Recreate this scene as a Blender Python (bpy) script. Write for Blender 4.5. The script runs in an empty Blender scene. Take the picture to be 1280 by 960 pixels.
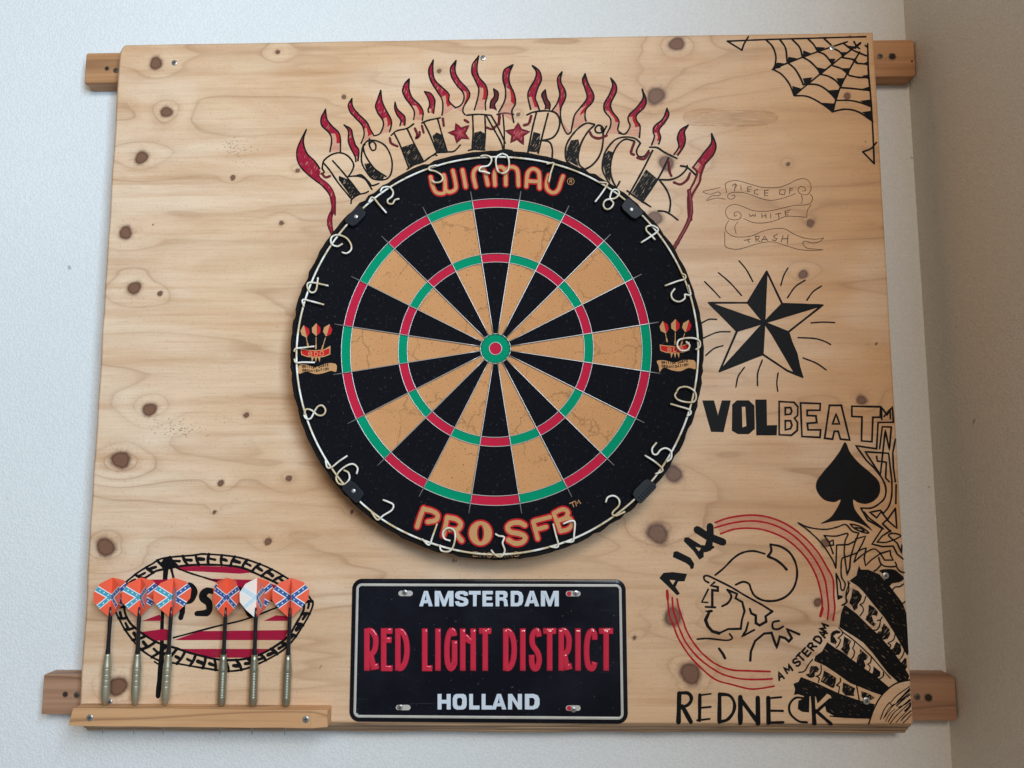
import bpy, math, random
import numpy as np
from mathutils import Vector, Matrix
from mathutils.geometry import tessellate_polygon
random.seed(7)
R = math.radians
scene = bpy.context.scene
COL = scene.collection
Z0 = 1730.0                     # height of the bullseye above the floor, mm

# ------------------------------------------------------------------ camera
CAM = np.array([40.7447, -827.3759, -134.5927]); FPX = 955.3877
PITCH, ROLL, YAW = 0.1149, 0.0006, 0.0274
def _rot():
    cx, sx, cy, sy, cz, sz = math.cos(PITCH), math.sin(PITCH), math.cos(ROLL), math.sin(ROLL), math.cos(YAW), math.sin(YAW)
    return (np.array([[cz, -sz, 0], [sz, cz, 0], [0, 0, 1]]) @ np.array([[1, 0, 0], [0, cx, -sx], [0, sx, cx]])
            @ np.array([[cy, 0, sy], [0, 1, 0], [-sy, 0, cy]]))
RC = _rot()
cam = bpy.data.cameras.new('camera'); camo = bpy.data.objects.new('camera', cam); COL.objects.link(camo)
m = Matrix.Identity(4)
for i in range(3):
    m[i][0] = RC[i, 0]; m[i][1] = RC[i, 2]; m[i][2] = -RC[i, 1]
m[0][3] = CAM[0] / 1000; m[1][3] = CAM[1] / 1000; m[2][3] = (CAM[2] + Z0) / 1000
camo.matrix_world = m
cam.sensor_width = 36; cam.lens = FPX / 1280 * 36; cam.clip_start = 0.02; cam.clip_end = 50
scene.camera = camo

# ------------------------------------------------------------------ light
w = bpy.data.worlds.new('World'); scene.world = w; w.use_nodes = True
bg = w.node_tree.nodes['Background']; bg.inputs[0].default_value = (1.0, 0.87, 0.74, 1); bg.inputs[1].default_value = 0.15
def area(name, loc, rot, sx, sy, power, col):
    l = bpy.data.lights.new(name, 'AREA'); l.shape = 'RECTANGLE'; l.size = sx; l.size_y = sy; l.energy = power; l.color = col
    o = bpy.data.objects.new(name, l); COL.objects.link(o); o.location = loc; o.rotation_euler = rot
    return o
# daylight from a window further along the right-hand wall
area('window_light', (0.50, -1.5, 2.1), (R(90), 0, R(90)), 0.95, 0.95, 66, (0.58, 0.80, 1.0))
# soft light of the room behind the photographer
area('room_light', (0.25, -2.7, 2.75), (R(70), 0, R(4)), 0.8, 0.6, 26, (1.0, 0.85, 0.68))
vs = scene.view_settings
vs.view_transform = 'Standard'; vs.look = 'None'; vs.gamma = 1; vs.exposure = 0.0; vs.use_curve_mapping = False
scene.render.resolution_x = 1024; scene.render.resolution_y = 768

# ------------------------------------------------------------------ geometry helpers
_layer = [0, 0]
def restack():
    _layer[0] = 0; _layer[1] = (_layer[1] + 1) % 12
def PX(x, y, Y):
    """the point of the plane at depth Y (mm) that the photograph shows at pixel x, y"""
    d = RC @ np.array([(x - 640) / FPX, 1.0, -(y - 480) / FPX])
    t = (Y - CAM[1]) / d[1]
    p = CAM + d * t
    return (float(p[0]), float(p[2]))
class Crop:
    def __init__(s, x0, y0, k, Y): s.x0, s.y0, s.k, s.Y = x0, y0, k, Y
    def __call__(s, p): return PX(s.x0 + p[0] / s.k, s.y0 + p[1] / s.k, s.Y)
    def mm(s, wd): return wd / s.k * (s.Y - CAM[1]) / FPX
def emp(name, loc, label, cat, group=None):
    o = bpy.data.objects.new(name, None); COL.objects.link(o); o.location = (loc[0] / 1000, loc[1] / 1000, (loc[2] + Z0) / 1000)
    o.empty_display_size = 0.02; o['label'] = label; o['category'] = cat
    if group: o['group'] = group
    return o
def base_of(o):
    p = Vector((0, 0, 0))
    while o is not None: p = p + o.location; o = o.parent
    return p
class MB:
    def __init__(s): restack(); s.v = []; s.f = []; s.m = []; s.mats = []; s.sm = []
    def mi(s, mat):
        if mat not in s.mats: s.mats.append(mat)
        return s.mats.index(mat)
    def add(s, vs, fs, mat, smooth=False):
        n = len(s.v); s.v += [tuple(v) for v in vs]; k = s.mi(mat)
        for f in fs: s.f.append(tuple(n + i for i in f)); s.m.append(k); s.sm.append(smooth)
    def box(s, x0, x1, y0, y1, z0, z1, mat):
        s.add([(x0, y0, z0), (x1, y0, z0), (x1, y1, z0), (x0, y1, z0), (x0, y0, z1), (x1, y0, z1), (x1, y1, z1), (x0, y1, z1)],
              [(3, 2, 1, 0), (4, 5, 6, 7), (0, 1, 5, 4), (1, 2, 6, 5), (2, 3, 7, 6), (3, 0, 4, 7)], mat)
    def build(s, name, parent=None, world=True, bevel=0, seg=2):
        me = bpy.data.meshes.new(name)
        off = base_of(parent) if (parent is not None and world) else Vector((0, 0, 0))
        zz = Z0 if world else 0
        vv = [(a / 1000 - off.x, b / 1000 - off.y, (c + zz) / 1000 - off.z) for a, b, c in s.v]
        me.from_pydata(vv, [], s.f)
        for mt in s.mats: me.materials.append(mt)
        me.polygons.foreach_set('material_index', s.m); me.polygons.foreach_set('use_smooth', s.sm)
        me.update()
        o = bpy.data.objects.new(name, me); COL.objects.link(o)
        if parent is not None: o.parent = parent
        if bevel:
            b = o.modifiers.new('bevel', 'BEVEL'); b.width = bevel / 1000; b.segments = seg; b.limit_method = 'ANGLE'
        return o
def catmull(pts, step=1.2, closed=False):
    P = [np.array(p, float) for p in pts]
    if len(P) < 3 and not closed: ctl = None
    out = []
    n = len(P); rng = n if closed else n - 1
    for i in range(rng):
        p1, p2 = P[i], P[(i + 1) % n]
        p0 = P[i - 1] if (i > 0 or closed) else 2 * p1 - p2
        p3 = P[(i + 2) % n] if (i + 2 < n or closed) else 2 * p2 - p1
        L = np.linalg.norm(p2 - p1); k = max(2, min(14, int(L / step)))
        for j in range(k):
            t = j / k
            out.append(0.5 * ((2 * p1) + (-p0 + p2) * t + (2 * p0 - 5 * p1 + 4 * p2 - p3) * t * t + (-p0 + 3 * p1 - 3 * p2 + p3) * t ** 3))
    if not closed: out.append(P[-1])
    return [tuple(p) for p in out]
def dense(pts, step=3.0, closed=False):
    out = []; n = len(pts)
    for i in range(n if closed else n - 1):
        a, b = np.array(pts[i], float), np.array(pts[(i + 1) % n], float)
        k = max(1, int(np.linalg.norm(b - a) / step))
        for j in range(k): out.append(tuple(a + (b - a) * j / k))
    if not closed: out.append(tuple(pts[-1]))
    return out
def nextY(Y):
    _layer[0] += 1
    return Y - 0.06 - 0.03 * _layer[1] - 0.007 * _layer[0]
def offsets(pts, wd, closed=False, jit=0.0, taper=None):
    P = np.array(pts, float); n = len(P)
    T = np.zeros_like(P)
    for i in range(n):
        a = P[i - 1] if (i > 0 or closed) else P[i]; b = P[(i + 1) % n] if (i < n - 1 or closed) else P[i]
        d0 = P[i] - a; d1 = b - P[i]
        l0, l1 = np.linalg.norm(d0), np.linalg.norm(d1)
        d = (d0 / l0 if l0 > 1e-9 else 0) + (d1 / l1 if l1 > 1e-9 else 0)
        L = np.linalg.norm(d) if not np.isscalar(d) else 0
        if L < 1e-6: d = d1 if l1 > 1e-9 else d0; L = max(np.linalg.norm(d), 1e-9)
        d = d / L
        c = 1.0
        if l0 > 1e-9 and l1 > 1e-9: c = max(0.70, float(np.dot(d, d1 / l1)))
        T[i] = np.array([-d[1], d[0]]) / c
    h = np.full(n, wd / 2.0)
    if taper is not None: h = h * np.interp(np.linspace(0, 1, n), np.linspace(0, 1, len(taper)), taper)
    if jit:
        r = np.random.RandomState(int(abs(P[0][0] * 7 + P[0][1] * 13)) % 9999); k = r.rand(max(2, n // 3 + 2)) - 0.5
        h = h * (1 + jit * 2 * np.interp(np.linspace(0, 1, n), np.linspace(0, 1, len(k)), k))
    return P + T * h[:, None], P - T * h[:, None], h
def ribbon(mb, pts, wd, Y, mat, smooth=True, closed=False, jit=0.13, caps=True, taper=None, step=1.2):
    """a flat pen stroke lying on the plane at depth Y"""
    pts = catmull(pts, step, closed) if smooth and len(pts) > 2 else dense(pts, 3.0, closed)
    a, b, h = offsets(pts, wd, closed, jit, taper)
    y = nextY(Y); n = len(pts)
    vs = []; fs = []
    for i in range(n): vs += [(a[i][0], y, a[i][1]), (b[i][0], y, b[i][1])]
    for i in range(n if closed else n - 1):
        j = (i + 1) % n; fs.append((2 * i, 2 * j, 2 * j + 1, 2 * i + 1))
    if caps and not closed:
        for end in (0, n - 1):
            c = np.array(pts[end]); v0 = a[end] - c; s = -1 if end else 1
            k0 = len(vs); vs.append((c[0], y, c[1])); L = []
            for q in range(0, 5):
                an = s * q * math.pi / 4
                d = np.array([v0[0] * math.cos(an) - v0[1] * math.sin(an), v0[0] * math.sin(an) + v0[1] * math.cos(an)])
                L.append(len(vs)); vs.append((c[0] + d[0], y, c[1] + d[1]))
            for q in range(4): fs.append((k0, L[q], L[q + 1]) if s < 0 else (k0, L[q + 1], L[q]))
    # all pen faces look towards the room
    fs2 = []
    for f in fs:
        A, B, C_ = [np.array(vs[i]) for i in f[:3]]
        nn = (B[0] - A[0]) * (C_[2] - A[2]) - (B[2] - A[2]) * (C_[0] - A[0])
        fs2.append(f if nn > 0 else tuple(reversed(f)))
    mb.add(vs, fs2, mat)
def fill(mb, loops, Y, mat, smooth=False, step=2.0):
    if not isinstance(loops[0][0], (list, tuple)): loops = [loops]
    loops = [catmull(l, step, True) if smooth else list(l) for l in loops]
    y = nextY(Y)
    flat = [Vector((p[0], p[1], 0)) for l in loops for p in l]
    tris = tessellate_polygon([[Vector((p[0], p[1], 0)) for p in l] for l in loops])
    vs = [(p.x, y, p.y) for p in flat]; fs = []
    for t in tris:
        A, B, C_ = [vs[i] for i in t]
        nn = (B[0] - A[0]) * (C_[2] - A[2]) - (B[2] - A[2]) * (C_[0] - A[0])
        if abs(nn) < 1e-6: continue
        fs.append(tuple(t) if nn > 0 else tuple(reversed(t)))
    mb.add(vs, fs, mat)
def tube(mb, pts3, r, mat, closed=False, seg=8, cap=True):
    P = [np.array(p, float) for p in pts3]; n = len(P); vs = []; fs = []
    up = np.array([0, 1, 0.0])
    for i in range(n):
        a = P[i - 1] if (i > 0 or closed) else P[i]; b = P[(i + 1) % n] if (i < n - 1 or closed) else P[i]
        t = b - a; t /= max(np.linalg.norm(t), 1e-9)
        u = up if abs(np.dot(t, up)) < .95 else np.array([1, 0, 0.0])
        s1 = np.cross(t, u); s1 /= np.linalg.norm(s1); s2 = np.cross(s1, t)
        for k in range(seg):
            an = 2 * math.pi * k / seg; vs.append(tuple(P[i] + r * (math.cos(an) * s1 + math.sin(an) * s2)))
    for i in range(n if closed else n - 1):
        j = (i + 1) % n
        for k in range(seg): k2 = (k + 1) % seg; fs.append((i * seg + k, j * seg + k, j * seg + k2, i * seg + k2))
    if cap and not closed: fs.append(tuple(range(seg))); fs.append(tuple((n - 1) * seg + k for k in reversed(range(seg))))
    mb.add(vs, fs, mat, True)
def emboss(mb, pts, wd, Y, hgt, mat, smooth=True, closed=False, step=1.0, bev=0.95):
    """a raised pressed stroke: sloping sides and a flat top"""
    pts = catmull(pts, step, closed) if smooth and len(pts) > 2 else dense(pts, 4.0, closed)
    if not closed:
        q = [np.array(p) for p in pts]
    a, b, _ = offsets(pts, wd, closed); c, d, _ = offsets(pts, wd - 2 * bev, closed)
    if not closed:      # pull the top in at the ends
        for arr in (c, d):
            t0 = np.array(pts[1]) - np.array(pts[0]); arr[0] += t0 / max(np.linalg.norm(t0), 1e-6) * bev
            t1 = np.array(pts[-2]) - np.array(pts[-1]); arr[-1] += t1 / max(np.linalg.norm(t1), 1e-6) * bev
    _layer[0] += 1; yt = Y - hgt - 0.02 * _layer[0]; n = len(pts); vs = []; fs = []
    ym = Y + (yt - Y) * .72
    for i in range(n):
        a_, b_, c_, d_ = [np.array(q[i]) for q in (a, b, c, d)]; e_ = a_ + (c_ - a_) * .35; f_ = b_ + (d_ - b_) * .35; g_ = c_ + (d_ - c_) * .12; h_ = d_ + (c_ - d_) * .12
        vs += [(a_[0], Y, a_[1]), (e_[0], ym, e_[1]), (c_[0], yt + .08, c_[1]), (g_[0], yt, g_[1]), (h_[0], yt, h_[1]), (d_[0], yt + .08, d_[1]), (f_[0], ym, f_[1]), (b_[0], Y, b_[1])]
    for i in range(n if closed else n - 1):
        j = (i + 1) % n
        for k in range(7): fs.append((8 * i + k, 8 * i + k + 1, 8 * j + k + 1, 8 * j + k))
    if not closed: fs.append(tuple(reversed(range(8)))); k = 8 * (n - 1); fs.append(tuple(range(k, k + 8)))
    mb.add(vs, fs, mat, True)

# ------------------------------------------------------------------ materials
def newmat(name):
    mt = bpy.data.materials.new(name); mt.use_nodes = True; nt = mt.node_tree
    for n in list(nt.nodes): nt.nodes.remove(n)
    o = nt.nodes.new('ShaderNodeOutputMaterial'); p = nt.nodes.new('ShaderNodeBsdfPrincipled')
    nt.links.new(p.outputs[0], o.inputs[0]); return mt, nt, p, o
class G:
    """small helper for node graphs"""
    def __init__(s, nt): s.nt = nt
    def n(s, t, ins=None, **kw):
        nd = s.nt.nodes.new(t)
        for k, v in kw.items(): setattr(nd, k, v)
        for k, v in (ins or {}).items():
            if hasattr(v, 'links') or isinstance(v, bpy.types.NodeSocket): s.nt.links.new(v, nd.inputs[k])
            else: nd.inputs[k].default_value = v
        return nd
    def math(s, op, a, b=0.0, c=0.0, clamp=False):
        nd = s.n('ShaderNodeMath', {0: a, 1: b, 2: c}, operation=op, use_clamp=clamp); return nd.outputs[0]
    def pos(s, scale=(1, 1, 1)):
        g = s.n('ShaderNodeNewGeometry'); mp = s.n('ShaderNodeMapping', {0: g.outputs['Position'], 3: scale}); return mp.outputs[0]
    def objpos(s, scale=(1, 1, 1)):
        g = s.n('ShaderNodeTexCoord'); mp = s.n('ShaderNodeMapping', {0: g.outputs['Object'], 3: scale}); return mp.outputs[0]
    def noise(s, vec, scale, detail=3, rough=0.5, dist=0.0, out=0):
        return s.n('ShaderNodeTexNoise', {'Vector': vec, 'Scale': scale, 'Detail': detail, 'Roughness': rough, 'Distortion': dist}).outputs[out]
    def ramp(s, fac, stops, interp='LINEAR'):
        nd = s.n('ShaderNodeValToRGB', {0: fac}); e = nd.color_ramp; e.interpolation = interp
        while len(e.elements) < len(stops): e.elements.new(0.5)
        for el, (p, c) in zip(e.elements, stops):
            el.position = p; el.color = (c, c, c, 1) if not isinstance(c, (tuple, list)) else (*c, 1)
        return nd.outputs[0]
    def mix(s, fac, a, b, mode='MIX'):
        nd = s.n('ShaderNodeMix', data_type='RGBA', blend_type=mode)
        for k, v in ((0, fac), (6, a), (7, b)):
            if isinstance(v, bpy.types.NodeSocket): s.nt.links.new(v, nd.inputs[k])
            else: nd.inputs[k].default_value = (*v, 1) if isinstance(v, (tuple, list)) else v
        return nd.outputs[2]
    def bump(s, h, strength, dist, normal=None):
        i = {'Height': h, 'Strength': strength, 'Distance': dist}
        if normal is not None: i['Normal'] = normal
        return s.n('ShaderNodeBump', i).outputs[0]

def mat_plaster(name, col, col2):
    mt, nt, p, o = newmat(name); g = G(nt); v = g.pos()
    lump = g.noise(v, 430, 2.5, 0.55)
    vor = g.n('ShaderNodeTexVoronoi', {'Vector': v, 'Scale': 330.0}).outputs['Distance']
    big = g.noise(v, 2.5, 3, 0.5); mid = g.noise(v, 30, 3, 0.6)
    c = g.mix(g.ramp(big, [(0.3, 0.0), (0.7, 1.0)]), col, col2)
    c = g.mix(g.ramp(lump, [(0.40, 0.16), (0.56, 0.0)]), c, (col[0] * .62, col[1] * .60, col[2] * .58))
    speck = g.noise(v, 55, 2, 0.5)
    c = g.mix(g.ramp(speck, [(0.77, 0.0), (0.80, 0.5)]), c, (0.2, 0.17, 0.14))
    nt.links.new(c, p.inputs['Base Color']); p.inputs['Roughness'].default_value = 0.85
    bs = 0.30 if name.startswith('white') else 0.55
    h = g.math('ADD', g.ramp(lump, [(0.38, 0.0), (0.62, 1.0)]), g.math('MULTIPLY', vor, 0.35)); h = g.math('ADD', h, g.math('MULTIPLY', mid, 0.6))
    nt.links.new(g.bump(h, 0.30 if name.startswith('white') else 0.6, 0.0009), p.inputs['Normal'])
    return mt
M_wall = mat_plaster('white_plaster', (0.80, 0.80, 0.79), (0.75, 0.75, 0.74))
M_side = mat_plaster('beige_plaster', (0.90, 0.83, 0.72), (0.86, 0.79, 0.68))

def mat_veneer():
    mt, nt, p, o = newmat('pine_veneer'); g = G(nt)
    v = g.pos()
    kw = g.n('ShaderNodeAttribute', attribute_name='knot_warp').outputs['Fac']
    kd = g.n('ShaderNodeAttribute', attribute_name='knot_dark').outputs['Fac']
    sx = g.n('ShaderNodeSeparateXYZ', {0: v}); z = sx.outputs[2]
    warp = g.noise(g.pos((1.15, 1, 8.0)), 1.0, 3.5, 0.5)
    h = g.math('ADD', g.math('MULTIPLY', z, 5.5), g.math('MULTIPLY', warp, 4.2)); h = g.math('ADD', h, g.math('MULTIPLY', kw, 1.1))
    fr = g.math('FRACT', g.math('MULTIPLY', h, 1.9))
    band = g.ramp(fr, [(0.0, 0.9), (0.03, 0.32), (0.28, 0.0), (0.6, 0.05), (0.9, 0.4), (0.985, 1.0)])
    amp = g.ramp(g.noise(g.pos((2.2, 1, 5)), 2.0, 3, 0.5), [(0.35, 0.22), (0.62, 1.0)])
    amp = g.math('ADD', amp, g.math('MULTIPLY', kw, 0.12), clamp=True)
    band = g.math('MULTIPLY', band, amp)
    # long fine fibres
    f1 = g.noise(g.pos((7, 1, 330)), 1.0, 4, 0.6); f2 = g.noise(g.pos((35, 1, 1100)), 1.0, 2, 0.6)
    blot = g.noise(g.pos((1.7, 1, 9.0)), 1.6, 5, 0.62, 0.8)
    # tone varies at random; warmer, dimmer light towards the right is painted in
    pale, warm, dark = (0.82, 0.60, 0.42), (0.72, 0.425, 0.22), (0.37, 0.185, 0.085)
    tone = g.math('ADD', g.math('MULTIPLY', sx.outputs[0], 0.45), g.math('MULTIPLY', g.noise(g.pos((1.2, 1, 2.2)), 1.6, 3, .5), 1.1))
    c = g.mix(g.ramp(tone, [(0.28, 0.0), (0.74, 1.0)]), pale, warm)
    c = g.mix(g.ramp(blot, [(0.44, 0.0), (0.66, 0.52)]), c, (0.60, 0.32, 0.15))
    c = g.mix(g.ramp(g.noise(g.pos((3, 1, 60)), 1.0, 4, 0.6), [(0.52, 0.0), (0.70, 0.50)]), c, (0.52, 0.255, 0.11))
    c = g.mix(g.ramp(g.noise(g.pos((1.5, 1, 4)), 2.2, 3, 0.6), [(0.52, 0.0), (0.68, 0.55)]), c, (0.90, 0.72, 0.55))
    c = g.mix(g.ramp(g.noise(g.pos((22, 1, 900)), 1.0, 3, 0.65), [(0.60, 0.0), (0.70, 0.34)]), c, (0.30, 0.16, 0.08))
    c = g.mix(g.math('MULTIPLY', band, 0.62), c, dark)
    c = g.mix(g.ramp(f1, [(0.36, 0.14), (0.56, 0.0)]), c, (0.43, 0.26, 0.14))
    c = g.mix(g.ramp(f2, [(0.30, 0.16), (0.46, 0.0)]), c, (0.36, 0.21, 0.12))
    # knots: brown-violet heart with soft halo
    kn = g.math('ADD', kd, g.math('MULTIPLY', g.math('SUBTRACT', g.noise(v, 210, 4, .65), 0.5), 0.50))
    c = g.mix(g.ramp(kn, [(0.06, 0.0), (0.30, 0.30), (0.50, 0.62), (0.78, 0.97)]), c, (0.115, 0.045, 0.026))
    c = g.mix(g.ramp(kn, [(0.88, 0.0), (1.10, 0.80)]), c, (0.215, 0.105, 0.062))
    c = g.mix(g.ramp(g.noise(v, 420, 2, .6), [(0.60, 0.0), (0.70, 0.25)]), c, (0.33, 0.19, 0.10))
    speck = g.noise(v, 75, 2, 0.5)
    c = g.mix(g.ramp(speck, [(0.755, 0.0), (0.79, 0.7)]), c, (0.17, 0.09, 0.05))
    nt.links.new(c, p.inputs['Base Color']); p.inputs['Roughness'].default_value = 0.5
    try: p.inputs['Specular IOR Level'].default_value = 0.35
    except Exception: pass
    hh = g.math('ADD', g.math('MULTIPLY', f1, 0.6), g.math('MULTIPLY', f2, 0.5)); hh = g.math('ADD', hh, g.math('MULTIPLY', band, -0.4))
    nt.links.new(g.bump(hh, 0.35, 0.0003), p.inputs['Normal'])
    return mt
M_veneer = mat_veneer()
def mat_wood(name, a, b, scale=(5, 60, 60), rough=0.6, lines=26.0):
    mt, nt, p, o = newmat(name); g = G(nt)
    v = g.objpos(scale); n1 = g.noise(v, 1.0, 4, 0.6, 0.6)
    st = g.noise(g.objpos((scale[0] * .35, scale[1] * 3, scale[2] * 3)), 1.0, 3, 0.5)
    ring = g.math('FRACT', g.math('ADD', g.math('MULTIPLY', g.noise(g.objpos((1.4, 16, 16)), 1.0, 2, .4), lines * .35), 0.0))
    c = g.mix(g.ramp(n1, [(0.3, 0.0), (0.7, 1.0)]), a, b)
    c = g.mix(g.ramp(ring, [(0.0, 0.1), (0.75, 0.1), (0.93, 0.75), (1.0, 0.1)]), c, (b[0] * .45, b[1] * .40, b[2] * .38))
    c = g.mix(g.ramp(st, [(0.35, 0.45), (0.55, 0.0)]), c, (b[0] * .6, b[1] * .55, b[2] * .5))
    nt.links.new(c, p.inputs['Base Color']); p.inputs['Roughness'].default_value = rough
    nt.links.new(g.bump(st, 0.4, 0.0006), p.inputs['Normal']); return mt
M_batten = mat_wood('red_pine', (0.60, 0.315, 0.15), (0.50, 0.24, 0.10), lines=14)
M_batten2 = mat_wood('weathered_red_pine', (0.50, 0.285, 0.175), (0.39, 0.20, 0.115), lines=26)
M_shelf = mat_wood('orange_pine', (0.72, 0.405, 0.20), (0.60, 0.31, 0.14), lines=24)
M_ply = mat_wood('ply_edge', (0.52, 0.34, 0.19), (0.42, 0.26, 0.14))
M_ply2 = mat_wood('ply_edge_dark', (0.34, 0.20, 0.11), (0.25, 0.14, 0.075))
def simple(name, col, rough=0.5, metal=0.0, spec=0.5, noise=0.0, nscale=200, bump=0.0, coat=0.0):
    mt, nt, p, o = newmat(name); g = G(nt)
    p.inputs['Base Color'].default_value = (*col, 1); p.inputs['Roughness'].default_value = rough; p.inputs['Metallic'].default_value = metal
    p.inputs['Specular IOR Level'].default_value = spec; p.inputs['Coat Weight'].default_value = coat; p.inputs['Coat Roughness'].default_value = 0.12
    if noise or bump:
        n1 = g.noise(g.pos(), nscale, 4, 0.6)
        if noise:
            c = g.mix(g.ramp(n1, [(0.35, noise), (0.65, 0.0)]), col, tuple(x * .45 for x in col)); nt.links.new(c, p.inputs['Base Color'])
        if bump: nt.links.new(g.bump(n1, bump, 0.0006), p.inputs['Normal'])
    return mt
def mat_ink(name, col, alpha=0.93, streak=0.0, rough=0.55, ang=0.7):
    """marker ink: sheer enough to let the grain through; streak leaves gaps between pen strokes"""
    mt, nt, p, o = newmat(name); g = G(nt)
    p.inputs['Base Color'].default_value = (*col, 1); p.inputs['Roughness'].default_value = rough; p.inputs['Specular IOR Level'].default_value = 0.12
    tr = g.n('ShaderNodeBsdfTransparent'); mx = g.n('ShaderNodeMixShader')
    n1 = g.noise(g.pos((60, 1, 400)), 1.0, 3, 0.6)
    a = g.ramp(n1, [(0.30, max(0.0, alpha - (0.05 if col[0] < .02 else 0.18))), (0.55, alpha)])
    if streak:
        geo = g.n('ShaderNodeNewGeometry'); mp = g.n('ShaderNodeMapping', {0: geo.outputs['Position'], 2: (0, ang, 0)})
        mp2 = g.n('ShaderNodeMapping', {0: mp.outputs[0], 3: (120, 1, 950)})
        n2 = g.noise(mp2.outputs[0], 1.0, 2, 0.55)
        gap = g.ramp(n2, [(0.60 - streak, 1.0), (0.66 - streak, 0.25)])
        a = g.math('MULTIPLY', a, gap)
    nt.links.new(a, mx.inputs[0]); nt.links.new(tr.outputs[0], mx.inputs[1]); nt.links.new(p.outputs[0], mx.inputs[2]); nt.links.new(mx.outputs[0], o.inputs[0])
    return mt
K_blk = mat_ink('black_marker', (0.006, 0.006, 0.007), 0.97)
K_scr = mat_ink('black_marker_scribble', (0.006, 0.006, 0.007), 0.96, 0.0 + 0.02, ang=0.9)
K_scr2 = mat_ink('black_marker_crosshatch', (0.006, 0.006, 0.007), 0.97, -0.03, ang=-0.7)
K_red = mat_ink('red_marker', (0.35, 0.007, 0.035), 0.95, 0.01, ang=1.2)
K_redline = mat_ink('red_fineliner', (0.46, 0.012, 0.02), 0.93)
K_pink2 = mat_ink('faint_red_wash', (0.78, 0.25, 0.20), 0.15)
K_pink = mat_ink('pale_red_wash', (0.75, 0.22, 0.20), 0.30)
K_maroon = mat_ink('maroon_marker', (0.14, 0.010, 0.018), 0.93)
K_fine = mat_ink('brown_black_fineliner', (0.045, 0.022, 0.015), 0.82)
K_mould = mat_ink('mould_speck', (0.13, 0.085, 0.055), 0.62)
K_stain = mat_ink('brown_stain', (0.45, 0.25, 0.12), 0.17)
K_stripe = mat_ink('red_flag_marker', (0.38, 0.008, 0.04), 0.96)

def mat_sisal(name, col, crack=False, dust=0.0, ncol=None):
    mt, nt, p, o = newmat(name); g = G(nt); v = g.pos()
    n1 = g.noise(v, 900, 3, 0.7); n2 = g.noise(v, 30, 3, 0.5); n3 = g.noise(v, 420, 2, 0.5)
    d = ncol or tuple(x * .5 for x in col)
    c = g.mix(g.ramp(n1, [(0.36, 0.55), (0.58, 0.0)]), col, d)
    c = g.mix(g.ramp(n2, [(0.35, 0.22), (0.65, 0.0)]), c, d)
    bh = n1
    if crack:
        c = g.mix(g.ramp(n3, [(0.63, 0.0), (0.69, 0.65)]), c, (0.13, 0.065, 0.025))
        nv = g.n('ShaderNodeTexNoise', {'Vector': v, 'Scale': 38.0, 'Detail': 5.0, 'Roughness': 0.6})
        mx = g.n('ShaderNodeVectorMath', {0: v, 1: (0, 0, 0)}, operation='ADD')
        sc = g.n('ShaderNodeVectorMath', {0: nv.outputs['Color'], 3: 0.035}, operation='SCALE'); nt.links.new(sc.outputs[0], mx.inputs[1])
        vo = g.n('ShaderNodeTexVoronoi', {'Vector': mx.outputs[0], 'Scale': 24.0}, feature='DISTANCE_TO_EDGE').outputs['Distance']
        msk = g.ramp(g.noise(v, 22, 2, .5), [(0.44, 0.0), (0.52, 1.0)])
        ck = g.math('MULTIPLY', g.ramp(vo, [(0.0, 0.46), (0.010, 0.22), (0.030, 0.0)]), msk)
        c = g.mix(ck, c, (0.10, 0.05, 0.02)); bh = g.math('SUBTRACT', n1, g.math('MULTIPLY', ck, 3.0))
    if dust:
        c = g.mix(g.ramp(g.noise(v, 260, 4, .7), [(0.60, 0.0), (0.76, dust)]), c, (0.35, 0.36, 0.38))
        c = g.mix(g.ramp(g.noise(v, 700, 1, .5), [(0.775, 0.0), (0.80, dust * 1.8)]), c, (0.4, 0.36, 0.3))
    nt.links.new(c, p.inputs['Base Color']); p.inputs['Roughness'].default_value = 0.85; p.inputs['Specular IOR Level'].default_value = 0.10
    nt.links.new(g.bump(bh, 0.45, 0.0005), p.inputs['Normal']); return mt
S_tan = mat_sisal('tan_sisal', (0.66, 0.325, 0.14), crack=True, ncol=(0.46, 0.205, 0.075))
S_blk = mat_sisal('black_sisal', (0.006, 0.006, 0.009), dust=0.17)
S_red = mat_sisal('red_sisal', (0.58, 0.018, 0.055), ncol=(0.40, 0.012, 0.035))
S_grn = mat_sisal('green_sisal', (0.0, 0.30, 0.15), ncol=(0.0, 0.19, 0.09))
S_print = mat_sisal('tan_print', (0.62, 0.33, 0.14), ncol=(0.42, 0.2, 0.09))
S_redprint = mat_sisal('red_print', (0.60, 0.02, 0.025), ncol=(0.40, 0.012, 0.015))
S_rim = mat_sisal('black_rim', (0.014, 0.012, 0.011), dust=0.05)
M_wire = simple('steel_wire', (0.48, 0.47, 0.47), 0.38, 0.75)
def mat_whitewire():
    mt, nt, p, o = newmat('white_coated_wire'); g = G(nt); v = g.pos()
    n = g.noise(v, 60, 3, .6); n2 = g.noise(v, 350, 2, .5)
    c = g.mix(g.ramp(n, [(0.43, 0.0), (0.57, 0.9)]), (0.86, 0.84, 0.77), (0.60, 0.45, 0.24))
    c = g.mix(g.ramp(n2, [(0.66, 0.0), (0.72, 0.8)]), c, (0.13, 0.08, 0.04))
    nt.links.new(c, p.inputs['Base Color']); p.inputs['Roughness'].default_value = 0.35; return mt
M_ring = mat_whitewire()
M_clip = simple('dark_plastic', (0.012, 0.014, 0.019), 0.5, 0, .22, 0.3, 400, 0.3)
M_rivet = simple('rivet_metal', (0.5, 0.5, 0.5), 0.35, 0.6)
M_screw = simple('zinc_screw', (0.62, 0.63, 0.64), 0.32, 0.85, noise=0.3)
M_slot = simple('screw_recess', (0.05, 0.045, 0.04), 0.6, 0.3)
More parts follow.
